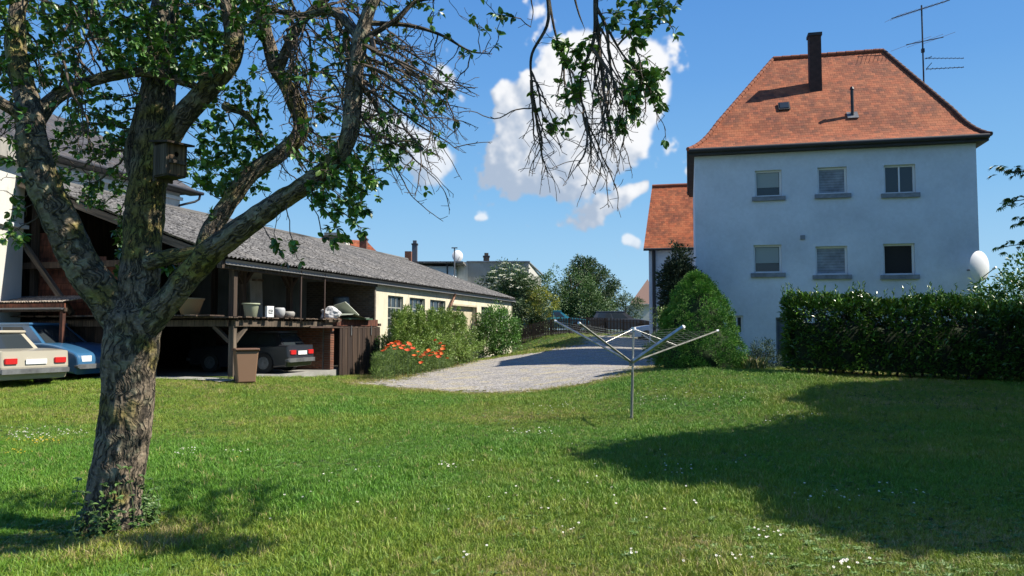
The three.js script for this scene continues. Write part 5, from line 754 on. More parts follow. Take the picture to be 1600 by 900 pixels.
{
  const shrub = (name, label, cat, pos, clumps, per, len, wid, cols, rough, opts = {}, tr = .25) => { const r = rngOf(Math.round(pos.x * 100 + 5000)); const t = thing(name, label, cat, [pos.x, pos.y, pos.z]); const st = []; const R = opts.R ?? .5; for (let k = 0; k < 7; k++) { const a = k * .9, h = opts.h ?? 1; st.push(trunkGeo([V(Math.cos(a) * .08, -.05, Math.sin(a) * .08), V(Math.cos(a) * R * .4, h * .5, Math.sin(a) * R * .4), V(Math.cos(a) * R * .7, h, Math.sin(a) * R * .7)], [.03, .02, .006], 5, 6)); } part('stems', merge(st), M.barkFar, t); part('foliage', clumpFoliage(r, clumps(r), per, len, wid, cols, opts), M.leafV(rough, tr), t).userData.kind = 'stuff'; return t; };
  const G = (x, z) => V(x, ground(x, z), z);
  // dark yew behind the spruce, columnar
  { const p = G(6.2, -28.5), r = rngOf(90); const t = thing('dark_yew', 'dark columnar yew at the left corner of the white house', 'tree', [p.x, p.y, p.z]); part('trunk', trunkGeo([V(0, -.1, 0), V(0, 2, 0), V(0, 4, 0)], [.12, .1, .02]), M.barkFar, t); part('crown', clumpFoliage(r, ellipsoidClumps(r, V(0, 2.0, 0), [.72, 2.35, .8], 620, .24), 44, .12, .05, [[.014, .028, .012], [.018, .036, .014]], { up: .2 }), M.leafS(.8), t); }
  // light shrubs along the barn wall
  const bw = (px, py, z) => { const q = toBarn(px, py, z), w = barn.localToWorld(q.clone()); return G(w.x, w.z); };
  const cols1 = [[.13, .20, .032], [.15, .23, .036], [.11, .18, .03], [.18, .25, .05]];
  { const p = bw(665, 560, 1.3); shrub('tall_shrub', 'tall loose light green shrub below the barn windows', 'shrub', p, r => { const o = []; for (const [px, y, ry, R, n] of [[626, .95, .85, .85, 200], [650, 1.0, .95, .95, 230], [676, 1.0, .95, 1.0, 230], [702, .9, .9, .95, 200], [724, .8, .8, .8, 130]]) o.push(...ellipsoidClumps(r, bw(px, 560, 1.25).sub(p).add(V(0, y * (.86 + .2 * r()), 0)), [R, ry, R], n, .17, { lump: .5, seed: px })); for (let k = 0; k < 130; k++) { const q = bw(lerp(612, 728, r()), 560, .8 + r()).sub(p), y0 = 1.3 + r() * .55 + (r() < .3 ? .25 : 0); for (let j = 0; j < 5; j++) o.push([V(q.x, y0 + j * .11, q.z), V(0, 1, 0), .06]); } return o; }, 30, .11, .036, cols1, .5, { h: 1.5, R: 1.1 }); }
  { const q = onGround(777, 558); const p = bw(777, 558, 1.1); shrub('round_shrub', 'rounded bright green shrub at the far end of the barn wall', 'shrub', p, r => ellipsoidClumps(r, V(0, 1.3, 0), [1.28, 1.35, 1.28], 420, .2, { cut: -1.2, lump: .16 }), 24, .12, .06, [[.075, .17, .022], [.095, .20, .03], [.06, .14, .02]], .42, { h: 1.4, R: 1 }); }
  { const p = bw(722, 562, 1.0); shrub('small_shrub', 'small green shrub between the tall and the round shrub', 'shrub', p, r => ellipsoidClumps(r, V(0, .6, 0), [.6, .75, .6], 120, .14), 18, .09, .04, [[.06, .14, .02], [.08, .17, .03]], .5, { h: .8, R: .4 }); }
  // poppies: grey-green leaf mound with orange-red flowers
  { const p = bw(640, 578, 1.9), r = rngOf(133), t = thing('poppy_bed', 'orange-red poppies over feathery leaves beside the cream barn wall', 'flowers', [p.x, p.y, p.z]), cl = [];
    for (let k = 0; k < 760; k++) { const u = r(), px = lerp(585, 705, u), q = bw(px, 575, 1.0 + r() * 1.3).sub(p); q.y += .08 + r() * (.6 + .25 * Math.sin(u * 5)); cl.push([q, V(0, 1, 0), .14]); }
    part('foliage', clumpFoliage(r, cl, 22, .11, .016, [[.10, .16, .03], [.13, .20, .035], [.08, .13, .03]], { up: .2, out: .9 }), M.leafV(.6, .2), t).userData.kind = 'stuff';
    const pet = new THREE.SphereGeometry(1, 10, 6, 0, 6.2832, 0, 1.25); pet.scale(1, .62, 1); pet.rotateX(Math.PI); pet.translate(0, .55, 0); const a = pet.attributes.position; for (let i = 0; i < a.count; i++) { const ang = Math.atan2(a.getZ(i), a.getX(i)), k = 1 + .16 * Math.sin(ang * 4) + .08 * Math.sin(ang * 9); a.setX(i, a.getX(i) * k); a.setZ(i, a.getZ(i) * k); } pet.computeVertexNormals();
    const reds = [[.70, .09, .008], [.78, .14, .01], [.62, .065, .008]].map(c => new THREE.MeshPhysicalMaterial({ color: lin(...c), roughness: .8, side: THREE.DoubleSide, transmission: .2, thickness: 0 }));
    const F0 = [[613, 537], [617, 541], [624, 538], [627, 545], [605, 543], [637, 548], [639, 538], [653, 550], [662, 555], [657, 558], [670, 548], [680, 532], [688, 537], [692, 546], [687, 549], [682, 553], [676, 551], [686, 558], [658, 567], [699, 560], [645, 545], [621, 535], [693, 541], [609, 539], [631, 541], [648, 556], [666, 551], [673, 556], [690, 553], [616, 546], [600, 548]];
    F0.forEach(([px, py], k) => { const z = 2.1 + r() * .6, q = barn.localToWorld(toBarn(px, py, z)).sub(p), s = .065 + r() * .05; const f = part('flower', pet, reds[k % 3], t); f.position.copy(q); f.scale.setScalar(s); f.rotation.set((r() - .4) * 1.0, r() * 6, (r() - .5)); const gy = ground(p.x + q.x, p.z + q.z) - p.y; part('stalk', rod(V(q.x, gy, q.z), q.clone(), .006, .004, 5), M.plastic([.08, .14, .05], .7), t); });
  }
  // young shrub, irises and low juniper by the spruce
  { const p = G(4.75, -23.4); shrub('young_shrub', 'thin yellow-green sapling shrub behind the spruce', 'shrub', p, r => { const o = []; for (let k = 0; k < 9; k++) { const x = (r() - .5) * .75, z = (r() - .5) * .6; for (let j = 0; j < 9; j++) o.push([V(x * (1 + j * .04), .7 + j * .13 + r() * .06, z), V(0, 1, 0), .07]); } return o; }, 7, .1, .04, [[.17, .24, .05], [.14, .21, .045]], .5, { h: 1.6, R: .4 }); }
  { const p = G(6.55, -20.9), r = rngOf(140), t = thing('iris_clump', 'clump of yellowish sword leaves at the foot of the spruce', 'plant', [p.x, p.y, p.z]), L = new Leaves(); for (let k = 0; k < 130; k++) { const a = r() * 6.28, b = V((r() - .5) * .55, 0, (r() - .5) * .4), d = V(Math.cos(a) * .5, 1, Math.sin(a) * .5).normalize(); L.add(b, d, rdir(r), .25 + r() * .25, .03, pick(r, [[.20, .22, .06], [.28, .24, .10], [.10, .17, .04]])); } part('leaves', L.geo(), M.leafV(.6, .2), t); }
  { const p = G(7.05, -21.6); shrub('low_juniper', 'low dark blue-green bush beside the house door', 'shrub', p, r => ellipsoidClumps(r, V(0, .35, 0), [.55, .45, .5], 120, .12), 30, .06, .02, [[.03, .06, .03], [.04, .075, .04]], .75, { h: .5, R: .3 }, .05); }
  // shrub and vine at the right end of the hedge
  { const p = G(13.2, -20.6); shrub('bright_shrub', 'sunlit green shrub rising over the right end of the hedge', 'shrub', p, r => ellipsoidClumps(r, V(.5, 1.9, 0), [1.5, 1.1, 1.1], 300, .2, { lump: .3 }), 20, .11, .07, [[.06, .14, .02], [.085, .18, .03]], .45, { h: 2, R: 1 }); }
  // trees and bushes along the lane
  const lane = (px, py, d) => { const q = at(px, py, d); return G(q.x, q.z); };
  plainTree('elder_tree', 'elder tree with white blossom behind the far end of the barn', 'tree', lane(806, 500, 53), 4.6, [[-.6, 3.3, 0, 1.7, 1.5, 1.5], [.6, 2.4, .3, 1.7, 1.8, 1.5], [.6, 1, 0, 1.8, 1.2, 1.5, .7]], [[.045, .09, .02], [.06, .12, .025], [.05, .10, .03]], { leaf: .16, wid: .07, per: 44, n: 150, rad: .34, seed: 11, trunkR: .1 });
  { const e = scene.children.find(o => o.name === 'elder_tree'), r = rngOf(150), L = new Leaves(); for (let k = 0; k < 70; k++) { const v = rdir(r); v.y = Math.abs(v.y); if (v.z < -.3) v.z *= -1; const c = V(-.5 + v.x * 1.7, 3.0 + v.y * 1.9, v.z * 1.6 + .2); for (let i = 0; i < 26; i++) { const a = r() * 6.28, q = Math.sqrt(r()) * .13; L.add(c.clone().add(V(Math.cos(a) * q, (r() - .5) * .04, Math.sin(a) * q)), rdir(r), V(0, 1, .3), .045, .045, [.62, .62, .48]); } } part('blossom', L.geo(), M.leafS(.8), e).userData.kind = 'stuff'; }
  plainTree('golden_shrub', 'yellow-green shrub between the elder and the dark trees', 'shrub', lane(845, 505, 51.5), 2.6, [[0, 1.9, 0, 1.0, 1.1, 1], [-.3, 1.0, .2, 1.2, .9, 1]], [[.25, .26, .03], [.30, .30, .035], [.14, .18, .03]], { leaf: .12, wid: .06, per: 40, n: 90, rad: .25, seed: 12, trunkR: .05 });
  plainTree('broad_tree', 'broad mid-green tree behind the picket fence', 'tree', lane(893, 505, 54), 4.4, [[-.2, 2.6, 0, 1.9, 1.9, 1.7], [.5, 1.6, .4, 2.0, 1.3, 1.5]], [[.055, .115, .022], [.045, .10, .02], [.07, .135, .026]], { leaf: .14, wid: .08, per: 44, n: 170, rad: .36, seed: 13, trunkR: .12 });
  plainTree('tall_lane_tree', 'taller dark tree with pointed top behind the picket fence', 'tree', lane(918, 505, 57), 5.4, [[.2, 3.1, 0, 1.8, 2.1, 1.8], [-.2, 4.5, 0, .9, 1.1, .9, .5], [1.2, 2.6, 0, 1.2, 1.6, 1.3, .6]], [[.03, .065, .016], [.036, .078, .018], [.05, .095, .022]], { leaf: .15, wid: .08, per: 44, n: 170, rad: .36, seed: 14, trunkR: .14 });
  plainTree('far_tree', 'small pale blue-green tree at the end of the lane', 'tree', lane(978, 505, 66), 3.2, [[0, 1.9, 0, 1.4, 1.4, 1.3]], [[.07, .11, .05], [.085, .13, .06]], { leaf: .15, wid: .07, per: 40, n: 110, rad: .3, seed: 15, trunkR: .08 });
  plainTree('corner_bush', 'dense bush under the elder beside the fence end', 'shrub', lane(826, 512, 50.6), 2.2, [[-.5, 1.0, 0, 1.1, 1.1, .9], [.9, .8, 0, 1.0, .9, .9]], [[.04, .08, .02], [.05, .095, .022]], { leaf: .11, wid: .06, per: 40, n: 90, rad: .25, seed: 16, trunkR: .05 });
  // big trees to the right, out of the view, whose shade lies on the lawn
  const shadeCols = [[.04, .085, .018], [.05, .10, .02], [.06, .115, .024]];
  plainTree('walnut_tree', 'large leafy tree at the right edge shading the lawn', 'tree', G(13.6, -11.6), 9, [[-2.5, 7.0, 2.4, 3.3, 1.5, 2.3, 1.5], [-2.0, 6.6, 5.0, 2.6, 1.4, 1.7, 1.1], [1.2, 6.3, 5.6, 2.8, 1.4, 1.7, 1.0], [-.6, 6.9, 1.6, 3.4, 2.0, 3.2, 1.3], [1.0, 6.0, -3.2, 2.8, 1.9, 2.8, 1.1], [2.4, 4.6, 1.0, 2.6, 1.8, 3.6, 1.1], [3.4, 5.4, 3.8, 2.8, 1.9, 2.4, 1.0], [1.6, 4.6, -5.2, 2.2, 1.6, 2, .8]], shadeCols, { lump: .12, solid: true, leaf: .26, wid: .15, per: 60, n: 330, rad: .5, seed: 18, trunkR: .26 });
  plainTree('neighbour_tree', 'tree standing beyond the right edge of the garden', 'tree', G(22, -13), 8.5, [[0, 5.4, 1, 4, 3, 4.5, 1.3], [-1, 4.2, 5, 3, 2.5, 3, 1], [0, 4.0, -4.5, 3, 2.6, 3, 1]], shadeCols, { lump: .15, solid: true, leaf: .3, wid: .17, per: 46, n: 200, rad: .6, seed: 19, trunkR: .25 });
  // its low branches reaching into the view
  { const t = thing('maple_branches', 'dark fingered leaf sprays reaching in at the right edge', 'branches', [0, 0, 0]), r = rngOf(170), L = new Leaves(), st = [], d = 13.2;
    for (const [pts, lo] of [[[[1680, 250], [1625, 262], [1590, 268], [1556, 266]], .7], [[[1690, 300], [1640, 306], [1600, 312], [1562, 318]], .4], [[[1690, 360], [1640, 372], [1605, 380], [1564, 386]], .25], [[[1690, 330], [1650, 338], [1620, 342], [1592, 346]], .3]]) { const P3 = pts.map((p, i) => at(p[0], p[1], d + .3 * Math.sin(i * 2 + p[1]))); st.push(trunkGeo(P3, [.02, .012, .005], 5, 10)); const c = new THREE.CatmullRomCurve3(P3); for (let k = 0; k < 34; k++) { const q = c.getPoint(.12 + .88 * k / 33).add(V((r() - .5) * .16, (r() - .5) * .2, (r() - .5) * .3)), a0 = r() * 6.28, tone = pick(r, [[.03, .062, .015], [.045, .09, .02], [.06, .12, .025]]); for (let f = 0; f < 6; f++) { const a = a0 + (f - 2.5) * .5; L.add(q, V(Math.cos(a), -.35 + Math.sin(a) * .5, Math.sin(a)).normalize(), V(.1, 1, .2), .1 + r() * .03, .032, tone); } } }
    part('branch', merge(st), M.barkFar, t); part('foliage', L.geo(), M.leafV(.5, .25), t).userData.kind = 'stuff'; }
}

// ---------------------------------------------------------------- rotary clothes dryer
{
  const b = V(2.205, 0, -14.3); b.y = ground(b.x, b.z); const t = thing('rotary_dryer', 'open rotary clothes dryer on a metal pole in the lawn', 'clothes dryer', [b.x, b.y, b.z]);
  const top = at(990, 514, 14.3).sub(b), hub = at(987, 566, 14.3).sub(b), low = V(0, -.1, 0), mid = low.clone().lerp(top, .55);
  part('pole', rod(low, mid, .026, .026, 14), M.aluDull, t); part('inner_pole', rod(mid, top, .019, .019, 12), M.alu, t); part('ground_sleeve', rod(V(0, -.1, 0), V(.002, .07, 0), .033, .033, 14), M.aluDull, t);
  part('top_cap', rod(top.clone().add(V(0, -.03, 0)), top.clone().add(V(0, .035, 0)), .045, .04, 14), M.frameWhite, t); part('hub', rod(hub.clone().add(V(0, -.07, 0)), hub.clone().add(V(0, .05, 0)), .045, .045, 12), M.zinc, t);
  const tips = [at(868, 502, 15.1), at(905, 505, 13.3), at(1068, 511, 13.2), at(1121, 517, 14.9)].map(p => p.sub(b));
  const flat = [[.025, .05], [.03, .045], [.045, .075], [.025, .04]];
  tips.forEach((q, i) => { const arm = part('arm', bar(hub, q, flat[i][0], flat[i][1]), i === 1 || i === 3 ? M.aluDull : M.alu, t); part('end_cap', rod(q.clone().lerp(hub, .012), q.clone().lerp(hub, -.012), .026), M.frameWhite, arm); const m = hub.clone().lerp(q, .52); part('stay', rod(top.clone(), m, .0095), M.alu, t); });
  const order = [0, 1, 2, 3]; for (let k = 0; k < 9; k++) { const f = .40 + .58 * k / 8, c = order.map(i => hub.clone().lerp(tips[i], f)); const g = []; for (let i = 0; i < 4; i++) { const p = c[i], q = c[(i + 1) % 4], m = p.clone().lerp(q, .5).add(V(0, -.04 - .01 * k, 0)); g.push(pipe([p, m, q], .0016, 4, 10)); } part('clothes_line', merge(g), M.plastic([.20, .21, .20], .6), t); }
}
// ---------------------------------------------------------------- picket fence along the lane
{
  const A0 = at(806, 500, 48.6), B0 = at(1030, 500, 49), t = thing('picket_fence', 'long dark wooden picket fence between the drive and the lane', 'fence', [A0.x, ground(A0.x, A0.z), A0.z]), n = 88, y0 = ground(A0.x, A0.z), g = box(.07, .98, .022), gp = box(.1, 1.1, .1), r = rngOf(201);
  for (let k = 0; k <= n; k++) { const u = k / n, x = lerp(0, B0.x - A0.x, u), z = lerp(0, B0.z - A0.z, u), y = ground(A0.x + x, A0.z + z) - y0; if (u > .62 && u < .9 && k % 2) continue; const p = part('picket', g, M.doorPlank[k % 4], t); p.position.set(x, y + .56, z + .03); p.rotation.z = (r() - .5) * .03; p.scale.y = .97 + r() * .05; }
  for (let k = 0; k <= 8; k++) { const u = k / 8, x = lerp(0, B0.x - A0.x, u), z = lerp(0, B0.z - A0.z, u); const p = part('post', gp, M.doorPlank[1], t); p.position.set(x, ground(A0.x + x, A0.z + z) - y0 + .5, z - .06); if (k < 8) for (const h of [.3, .85]) { const x2 = lerp(0, B0.x - A0.x, (k + 1) / 8), z2 = lerp(0, B0.z - A0.z, (k + 1) / 8); part('rail', bar(V(x, ground(A0.x + x, A0.z + z) - y0 + h, z), V(x2, ground(A0.x + x2, A0.z + z2) - y0 + h, z2), .035, .07), M.doorPlank[0], t); } }
  part('kerb_board', bar(V(0, .06, .03), V((B0.x - A0.x) * .5, ground(A0.x + (B0.x - A0.x) * .5, A0.z) - y0 + .06, .03), .04, .2), M.doorPlank[2], t);
}
// ---------------------------------------------------------------- cars
function makeCar(name, label, pos, turn, { L = 4.3, W = 1.68, H = 1.4, paint = [.3, .3, .3], style = 'sedan', rough = .28, lamp = true } = {}) {   // forward is +x
  const t = thing(name, label, 'car', [pos.x, pos.y, pos.z], turn), h = L / 2, P = new THREE.MeshPhysicalMaterial({ color: lin(...paint), roughness: rough, clearcoat: .6, clearcoatRoughness: .15, side: THREE.DoubleSide });
  const belt = H * .62, R = .31, wf = h - .78, wr = -h + .82, s = new THREE.Shape();
  const tail = style === 'sedan' ? [-h + .03, belt * .98] : [-h + .03, belt];
  s.moveTo(-h + .08, .26); s.lineTo(wr - R - .06, .22); s.absarc(wr, .30, R + .05, Math.PI, 0, true); s.lineTo(wf - R - .06, .22); s.absarc(wf, .30, R + .05, Math.PI, 0, true); s.lineTo(h - .08, .26); s.lineTo(h, .45); s.quadraticCurveTo(h + .01, .64, h - .1, .70); s.quadraticCurveTo(h - .6, belt - .03, h - 1.15, belt); s.lineTo(-h + (style === 'sedan' ? 1.0 : .3), belt + .02); s.quadraticCurveTo(-h + .35, belt + .02, ...tail); s.lineTo(-h, .5);
  const g = new THREE.ExtrudeGeometry(s, { depth: W - .16, bevelEnabled: true, bevelSize: .06, bevelThickness: .08, bevelSegments: 3, curveSegments: 14 }); g.translate(0, 0, -(W - .16) / 2); part('body', g, P, t);
  const rx0 = style === 'sedan' ? -h + .95 : -h + .18, rx1 = h - 1.12, tx0 = style === 'sedan' ? -h + 1.5 : -h + .5, tx1 = h - 1.85, wb = W / 2 - .07, wt = W / 2 - .22, y0 = belt - .02, y1 = H;
  const c = [V(rx0, y0, -wb), V(rx1, y0, -wb), V(rx1, y0, wb), V(rx0, y0, wb), V(tx0, y1 - .03, -wt), V(tx1, y1 - .03, -wt), V(tx1, y1 - .03, wt), V(tx0, y1 - .03, wt)], quad = (a, b, d, e) => [...a, ...b, ...d, ...a, ...d, ...e];
  part('cabin', tri([...quad(c[0], c[1], c[5], c[4]), ...quad(c[2], c[3], c[7], c[6]), ...quad(c[1], c[2], c[6], c[5]), ...quad(c[3], c[0], c[4], c[7])]), P, t);
  const rf = new THREE.Shape(); rf.moveTo(tx0 - .04, -wt); rf.lineTo(tx1 + .04, -wt); rf.quadraticCurveTo(tx1 + .12, 0, tx1 + .04, wt); rf.lineTo(tx0 - .04, wt); rf.quadraticCurveTo(tx0 - .12, 0, tx0 - .04, -wt); const rg = new THREE.ExtrudeGeometry(rf, { depth: .02, bevelEnabled: true, bevelSize: .03, bevelThickness: .025, bevelSegments: 2 }); rg.rotateX(Math.PI / 2); rg.translate(0, y1 - .005, 0); part('roof', rg, P, t);
  const pane = (nm, a, b, d, e, u0, u1, v0, v1, off) => { const q = (u, v) => a.clone().lerp(b, u).lerp(e.clone().lerp(d, u), v); const n = b.clone().sub(a).cross(e.clone().sub(a)).normalize().multiplyScalar(off); part(nm, tri(quad(q(u0, v0).add(n), q(u1, v0).add(n), q(u1, v1).add(n), q(u0, v1).add(n))), M.glass, t); };
  for (const [i, j, k, l, o] of [[0, 1, 5, 4, -.008], [3, 2, 6, 7, .008]]) { pane('side_window', c[i], c[j], c[k], c[l], .10, .47, .12, .88, o); pane('side_window', c[i], c[j], c[k], c[l], .51, .86, .12, .88, o); }
  pane('windscreen', c[1], c[2], c[6], c[5], .07, .93, .1, .92, -.008); pane('rear_window', c[0], c[3], c[7], c[4], .08, .92, .12, .9, .008);
  const tg = new THREE.CylinderGeometry(R, R, .2, 24); tg.rotateX(Math.PI / 2); const rim = new THREE.CylinderGeometry(R * .62, R * .62, .21, 16); rim.rotateX(Math.PI / 2);
  for (const x of [wr, wf]) for (const z of [-1, 1]) { const w = part('wheel', tg, M.tyre, t); w.position.set(x, R, z * (W / 2 - .1)); part('rim', rim, M.zinc, w); }
  const bump = (x) => part('bumper', chamferBox(.2, .12, W + .02, .04).translate(x, .4, 0), M.zinc, t); bump(h - .0); bump(-h);
  for (const z of [-1, 1]) { part('headlight', chamferBox(.06, .15, .34, .02).translate(h + .03, .6, z * (W / 2 - .28)), M.frameWhite, t); part('tail_light', chamferBox(.06, .13, .30, .02).translate(-h - .06, .64, z * (W / 2 - .24)), M.plastic([.5, .02, .02], .25), t); }
  part('number_plate', box(.02, .12, .5, -h - .075, .62, 0), M.frameWhite, t);
  return t;
}
{
  const E = (px, py) => onGround(px, py), G = (x, z) => V(x, ground(x, z), z);
  const by = p => { p.y = ground(p.x, p.z); return p; };
  // rear of the beige saloon faces the lawn; its bonnet points into the lean-to
  makeCar('beige_car', 'old beige saloon car with red tail lights parked at the left edge', by(V(-13.35, 0, -19.4)), Math.PI - .46, { L: 4.3, W: 1.66, H: 1.34, paint: [.40, .365, .29] });
  makeCar('blue_car', 'blue car parked under the lean-to behind the apple tree', by(V(-12.97, 0, -21.2)), -.271, { L: 4.1, W: 1.66, H: 1.52, paint: [.035, .12, .24], style: 'hatch' });
  const inBay = barn.localToWorld(V(3.4, .34, -1.75)); makeCar('dark_car', 'dark car in the brick-walled bay under the loft', V(inBay.x, .32, inBay.z), BARN_TURN + Math.PI / 2, { L: 3.5, W: 1.5, H: 1.28, paint: [.022, .024, .03], style: 'hatch' });
  makeCar('turquoise_car', 'turquoise car parked in the lane behind the picket fence', by(V(at(868, 515, 51.6).x, 0, -51.6)), 0, { L: 4.3, W: 1.7, H: 1.35, paint: [.03, .19, .25], style: 'sedan' });
  makeCar('black_car', 'dark car in the lane behind the dryer pole', by(V(at(968, 515, 52).x, 0, -52.0)), 0, { L: 4.2, W: 1.7, H: 1.42, paint: [.05, .055, .06], style: 'hatch' });
  makeCar('white_car', 'white car partly hidden behind the spruce', by(V(at(1040, 520, 46.2).x, 0, -46.2)), Math.PI, { L: 4.1, W: 1.7, H: 1.42, paint: [.72, .73, .74], style: 'hatch' });
}
// ---------------------------------------------------------------- turf
{
  const r = rngOf(909), blades = (seed, n, h, w, lean) => { const q = rngOf(seed), p = []; for (let k = 0; k < n; k++) { const a = q() * 6.283, R = q() * .028, x = Math.cos(a) * R, z = Math.sin(a) * R, hh = h * (.55 + q() * .65), ww = w * (.7 + q() * .6), d = q() * 6.283, sx = Math.cos(d) * ww / 2, sz = Math.sin(d) * ww / 2, l = lean * (.3 + q()), b = q() * 6.283, mx = Math.cos(b) * l * hh, mz = Math.sin(b) * l * hh; const A = [x - sx, -.008, z - sz], B = [x + sx, -.008, z + sz], C = [x - sx * .75 + mx * .35, hh * .55, z - sz * .75 + mz * .35], Dd = [x + sx * .75 + mx * .35, hh * .55, z + sz * .75 + mz * .35], Tt = [x + mx, hh * (1 - l * .25), z + mz]; p.push(...A, ...B, ...Dd, ...A, ...Dd, ...C, ...C, ...Dd, ...Tt); } return tri(p); };
  const kinds = [blades(1, 9, .045, .0042, .7), blades(2, 9, .052, .0045, .8), blades(3, 8, .04, .004, 1.0), blades(4, 7, .075, .0055, .75)];
  const lists = kinds.map(() => []), bx = at(175, 830, 6.5);
  const inBarn = (x, z) => { const q = barn.worldToLocal(V(x, 0, z)); return q.x > -.95 && q.z < .18 && q.x < 29; };
  barn.updateMatrixWorld();
  const put = (x, z, sc, kind) => {
    const dd = driveDist(x, z); if (dd < -1.3 || (dd < 0 && r() < .45 + Math.min(.53, -dd * .6)) || inBarn(x, z)) return; if (x > 7 && z < -28.8) return; if (Math.hypot(x - bx.x, z - bx.z) < .27) return;
    let t = lawnTint(x, z) + (r() - .5) * .5; const edge = dd < 1 ? 1 - Math.max(0, dd) / 1 : 0; t = clamp(t + edge * .75); const root = Math.hypot(x - bx.x - .15, z - bx.z - .35) < .75 ? .35 : 0; t = clamp(t + root * r() * 1.5);
    const k = .8 + r() * .4; const straw = (t > .82 && r() < .5) || r() < .03 + edge * .5 || r() < root * .5; const c = straw ? [.42 * k, .35 * k, .14 * k] : [lerp(.105, .29, t) * k, lerp(.27, .32, t) * k, lerp(.011, .030, t) * k];
    const tall = fbm2(x * .8 + 60, z * .8, 3) + .25 * (sstep(6.5, 7.5, -z) - sstep(10, 12, -z)); const K = kind ?? (tall > .12 && r() < .34 ? 3 : Math.floor(r() * 3));
    lists[K].push([x, z, sc * (.75 + r() * .5) * (1 - edge * .35) * (1 + clamp(tall, -.3, .4) * .55), c]);
  };
  for (let d = 3.6; d < 27; d += .25) { const w = 1.42 * d + 3.5, dens = Math.min(1700, 1500 * Math.pow(6 / d, 1.15)), n = dens * w * .25; for (let k = 0; k < n; k++) put((r() - .5) * w, -d - r() * .25, 1 + Math.max(0, d - 9) * .028); }
  for (let k = 0; k < 26000; k++) { const x = lerp(-4, 9.5, r()), z = -lerp(27, 49, r()); put(x, z, 1.7); }
  for (let k = 0; k < 9000; k++) put(lerp(-20, -10, r()), -lerp(15, 24, r()), 1.5);
  const grassM = new THREE.MeshPhysicalMaterial({ color: 0xffffff, roughness: .62, side: THREE.DoubleSide, transmission: .25, thickness: 0 }), m4 = new THREE.Matrix4(), q4 = new THREE.Quaternion(), e3 = new THREE.Euler(), col = new THREE.Color();
  lists.forEach((l, i) => { const im = new THREE.InstancedMesh(kinds[i], grassM, l.length); l.forEach(([x, z, s, c], k) => { e3.set((r() - .5) * .25, r() * 6.283, (r() - .5) * .25); q4.setFromEuler(e3); m4.compose(V(x, ground(x, z), z), q4, V(s, s, s)); im.setMatrixAt(k, m4); im.setColorAt(k, col.setRGB(...c)); }); im.name = numbered('lawn_grass'); im.userData = { kind: 'stuff', label: ['short mown grass covering the lawn', 'fine grass blades mixed through the lawn', 'flattened grass blades in the turf', 'longer grass tufts standing in the lawn'][i], category: 'grass' }; shade(im); scene.add(im); });
  console.log('grass', lists.map(l => l.length));
  // broad-leaved weeds in the turf
  { const L = new Leaves(), q = rngOf(5); for (let k = 0; k < 7; k++) { const a = k * .9 + q() * .4; L.oval(V(0, .004, 0), V(Math.cos(a), .35 + q() * .3, Math.sin(a)).normalize(), V(0, 1, 0), .05 + q() * .03, .026, [1, 1, 1]); } const g = L.geo(); g.deleteAttribute('color'); const N = 5200, im = new THREE.InstancedMesh(g, grassM, N); let k = 0; while (k < N) { const d = 4 + 15 * r() * r(), x = (r() - .5) * (1.42 * d + 3), z = -d; if (fbm2(x * .7 + 20, z * .7 + 8, 3) < .02 && r() < .85) continue; if (Math.hypot(x - bx.x, z - bx.z) < .3) continue; e3.set((r() - .5) * .3, r() * 6.28, (r() - .5) * .3); q4.setFromEuler(e3); const s = .35 + r() * .5; m4.compose(V(x, ground(x, z) + .008, z), q4, V(s, s, s)); im.setMatrixAt(k, m4); const b = .8 + r() * .4; im.setColorAt(k, col.setRGB(.085 * b, .19 * b, .02 * b)); k++; } im.name = 'clover_and_plantain'; im.userData = { kind: 'stuff', label: 'broad-leaved weeds scattered through the turf', category: 'weeds' }; shade(im); scene.add(im); }
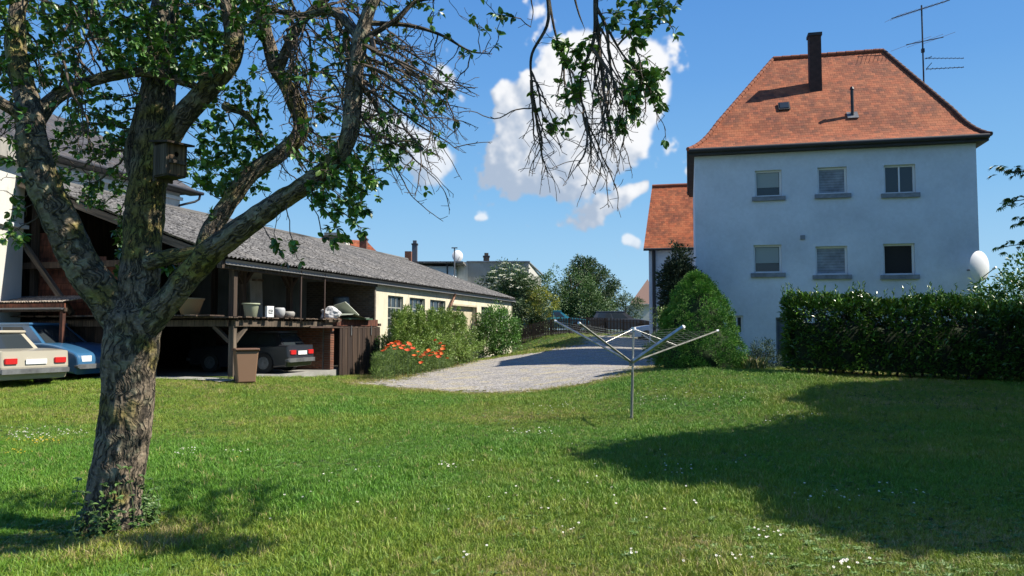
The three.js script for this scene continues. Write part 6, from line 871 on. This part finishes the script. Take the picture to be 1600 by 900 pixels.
  // daisies and buttercups
  const flowers = (name, label, petal, heart, spots) => { const p = []; for (let k = 0; k < 10; k++) { const a = k * .628, b = a + .5; p.push(0, .002, 0, Math.cos(a) * .011, .004, Math.sin(a) * .011, Math.cos(b) * .011, .004, Math.sin(b) * .011); } const g = tri(p), gh = new THREE.SphereGeometry(.0042, 8, 5); gh.scale(1, .6, 1); gh.translate(0, .004, 0); const a = new THREE.InstancedMesh(g, mat(petal, .7), spots.length), b = new THREE.InstancedMesh(gh, mat(heart, .7), spots.length), grp = new THREE.Group(); grp.name = name; grp.userData = { kind: 'stuff', label, category: 'flowers' }; a.name = 'petals'; b.name = 'hearts'; spots.forEach(([x, z], k) => { e3.set(.35 + (r() - .5) * .6, r() * 6.28, (r() - .5) * .6); q4.setFromEuler(e3); const s = .6 + r() * .4; m4.compose(V(x, ground(x, z) + .05 + r() * .03, z), q4, V(s, s, s)); a.setMatrixAt(k, m4); b.setMatrixAt(k, m4); }); a.userData.kind = b.userData.kind = 'stuff'; grp.add(shade(a), shade(b)); scene.add(grp); };
  const spot = (list) => { const o = []; for (const [px, py, sx, sy, n] of list) for (let k = 0; k < n; k++) { const g = () => (r() + r() + r() - 1.5) / 1.5, p = onGround(px + g() * sx, py + g() * sy); o.push([p.x, p.z]); } return o; };
  flowers('daisies', 'small white daisies scattered in the lawn', [.8, .8, .78], [.55, .38, .03], spot([[50, 685, 70, 14, 70], [110, 682, 50, 8, 24], [285, 712, 30, 8, 16], [380, 712, 40, 6, 9], [700, 735, 30, 6, 12], [1190, 848, 60, 12, 11], [1150, 886, 90, 14, 9], [1330, 895, 60, 10, 10], [735, 880, 40, 14, 5], [990, 880, 30, 14, 7], [885, 840, 25, 10, 5], [840, 680, 60, 8, 20], [1050, 740, 180, 20, 16], [1340, 780, 200, 30, 22], [800, 760, 600, 100, 45], [1080, 620, 180, 25, 60], [1240, 655, 90, 14, 24], [870, 640, 60, 10, 18]]));
  flowers('buttercups', 'small yellow buttercups in the lawn left of the tree', [.62, .46, .02], [.5, .34, .02], spot([[65, 694, 70, 8, 42], [28, 714, 30, 6, 10], [372, 718, 10, 5, 3], [1100, 600, 150, 16, 40]]));
}
renderer.render(scene, camera);
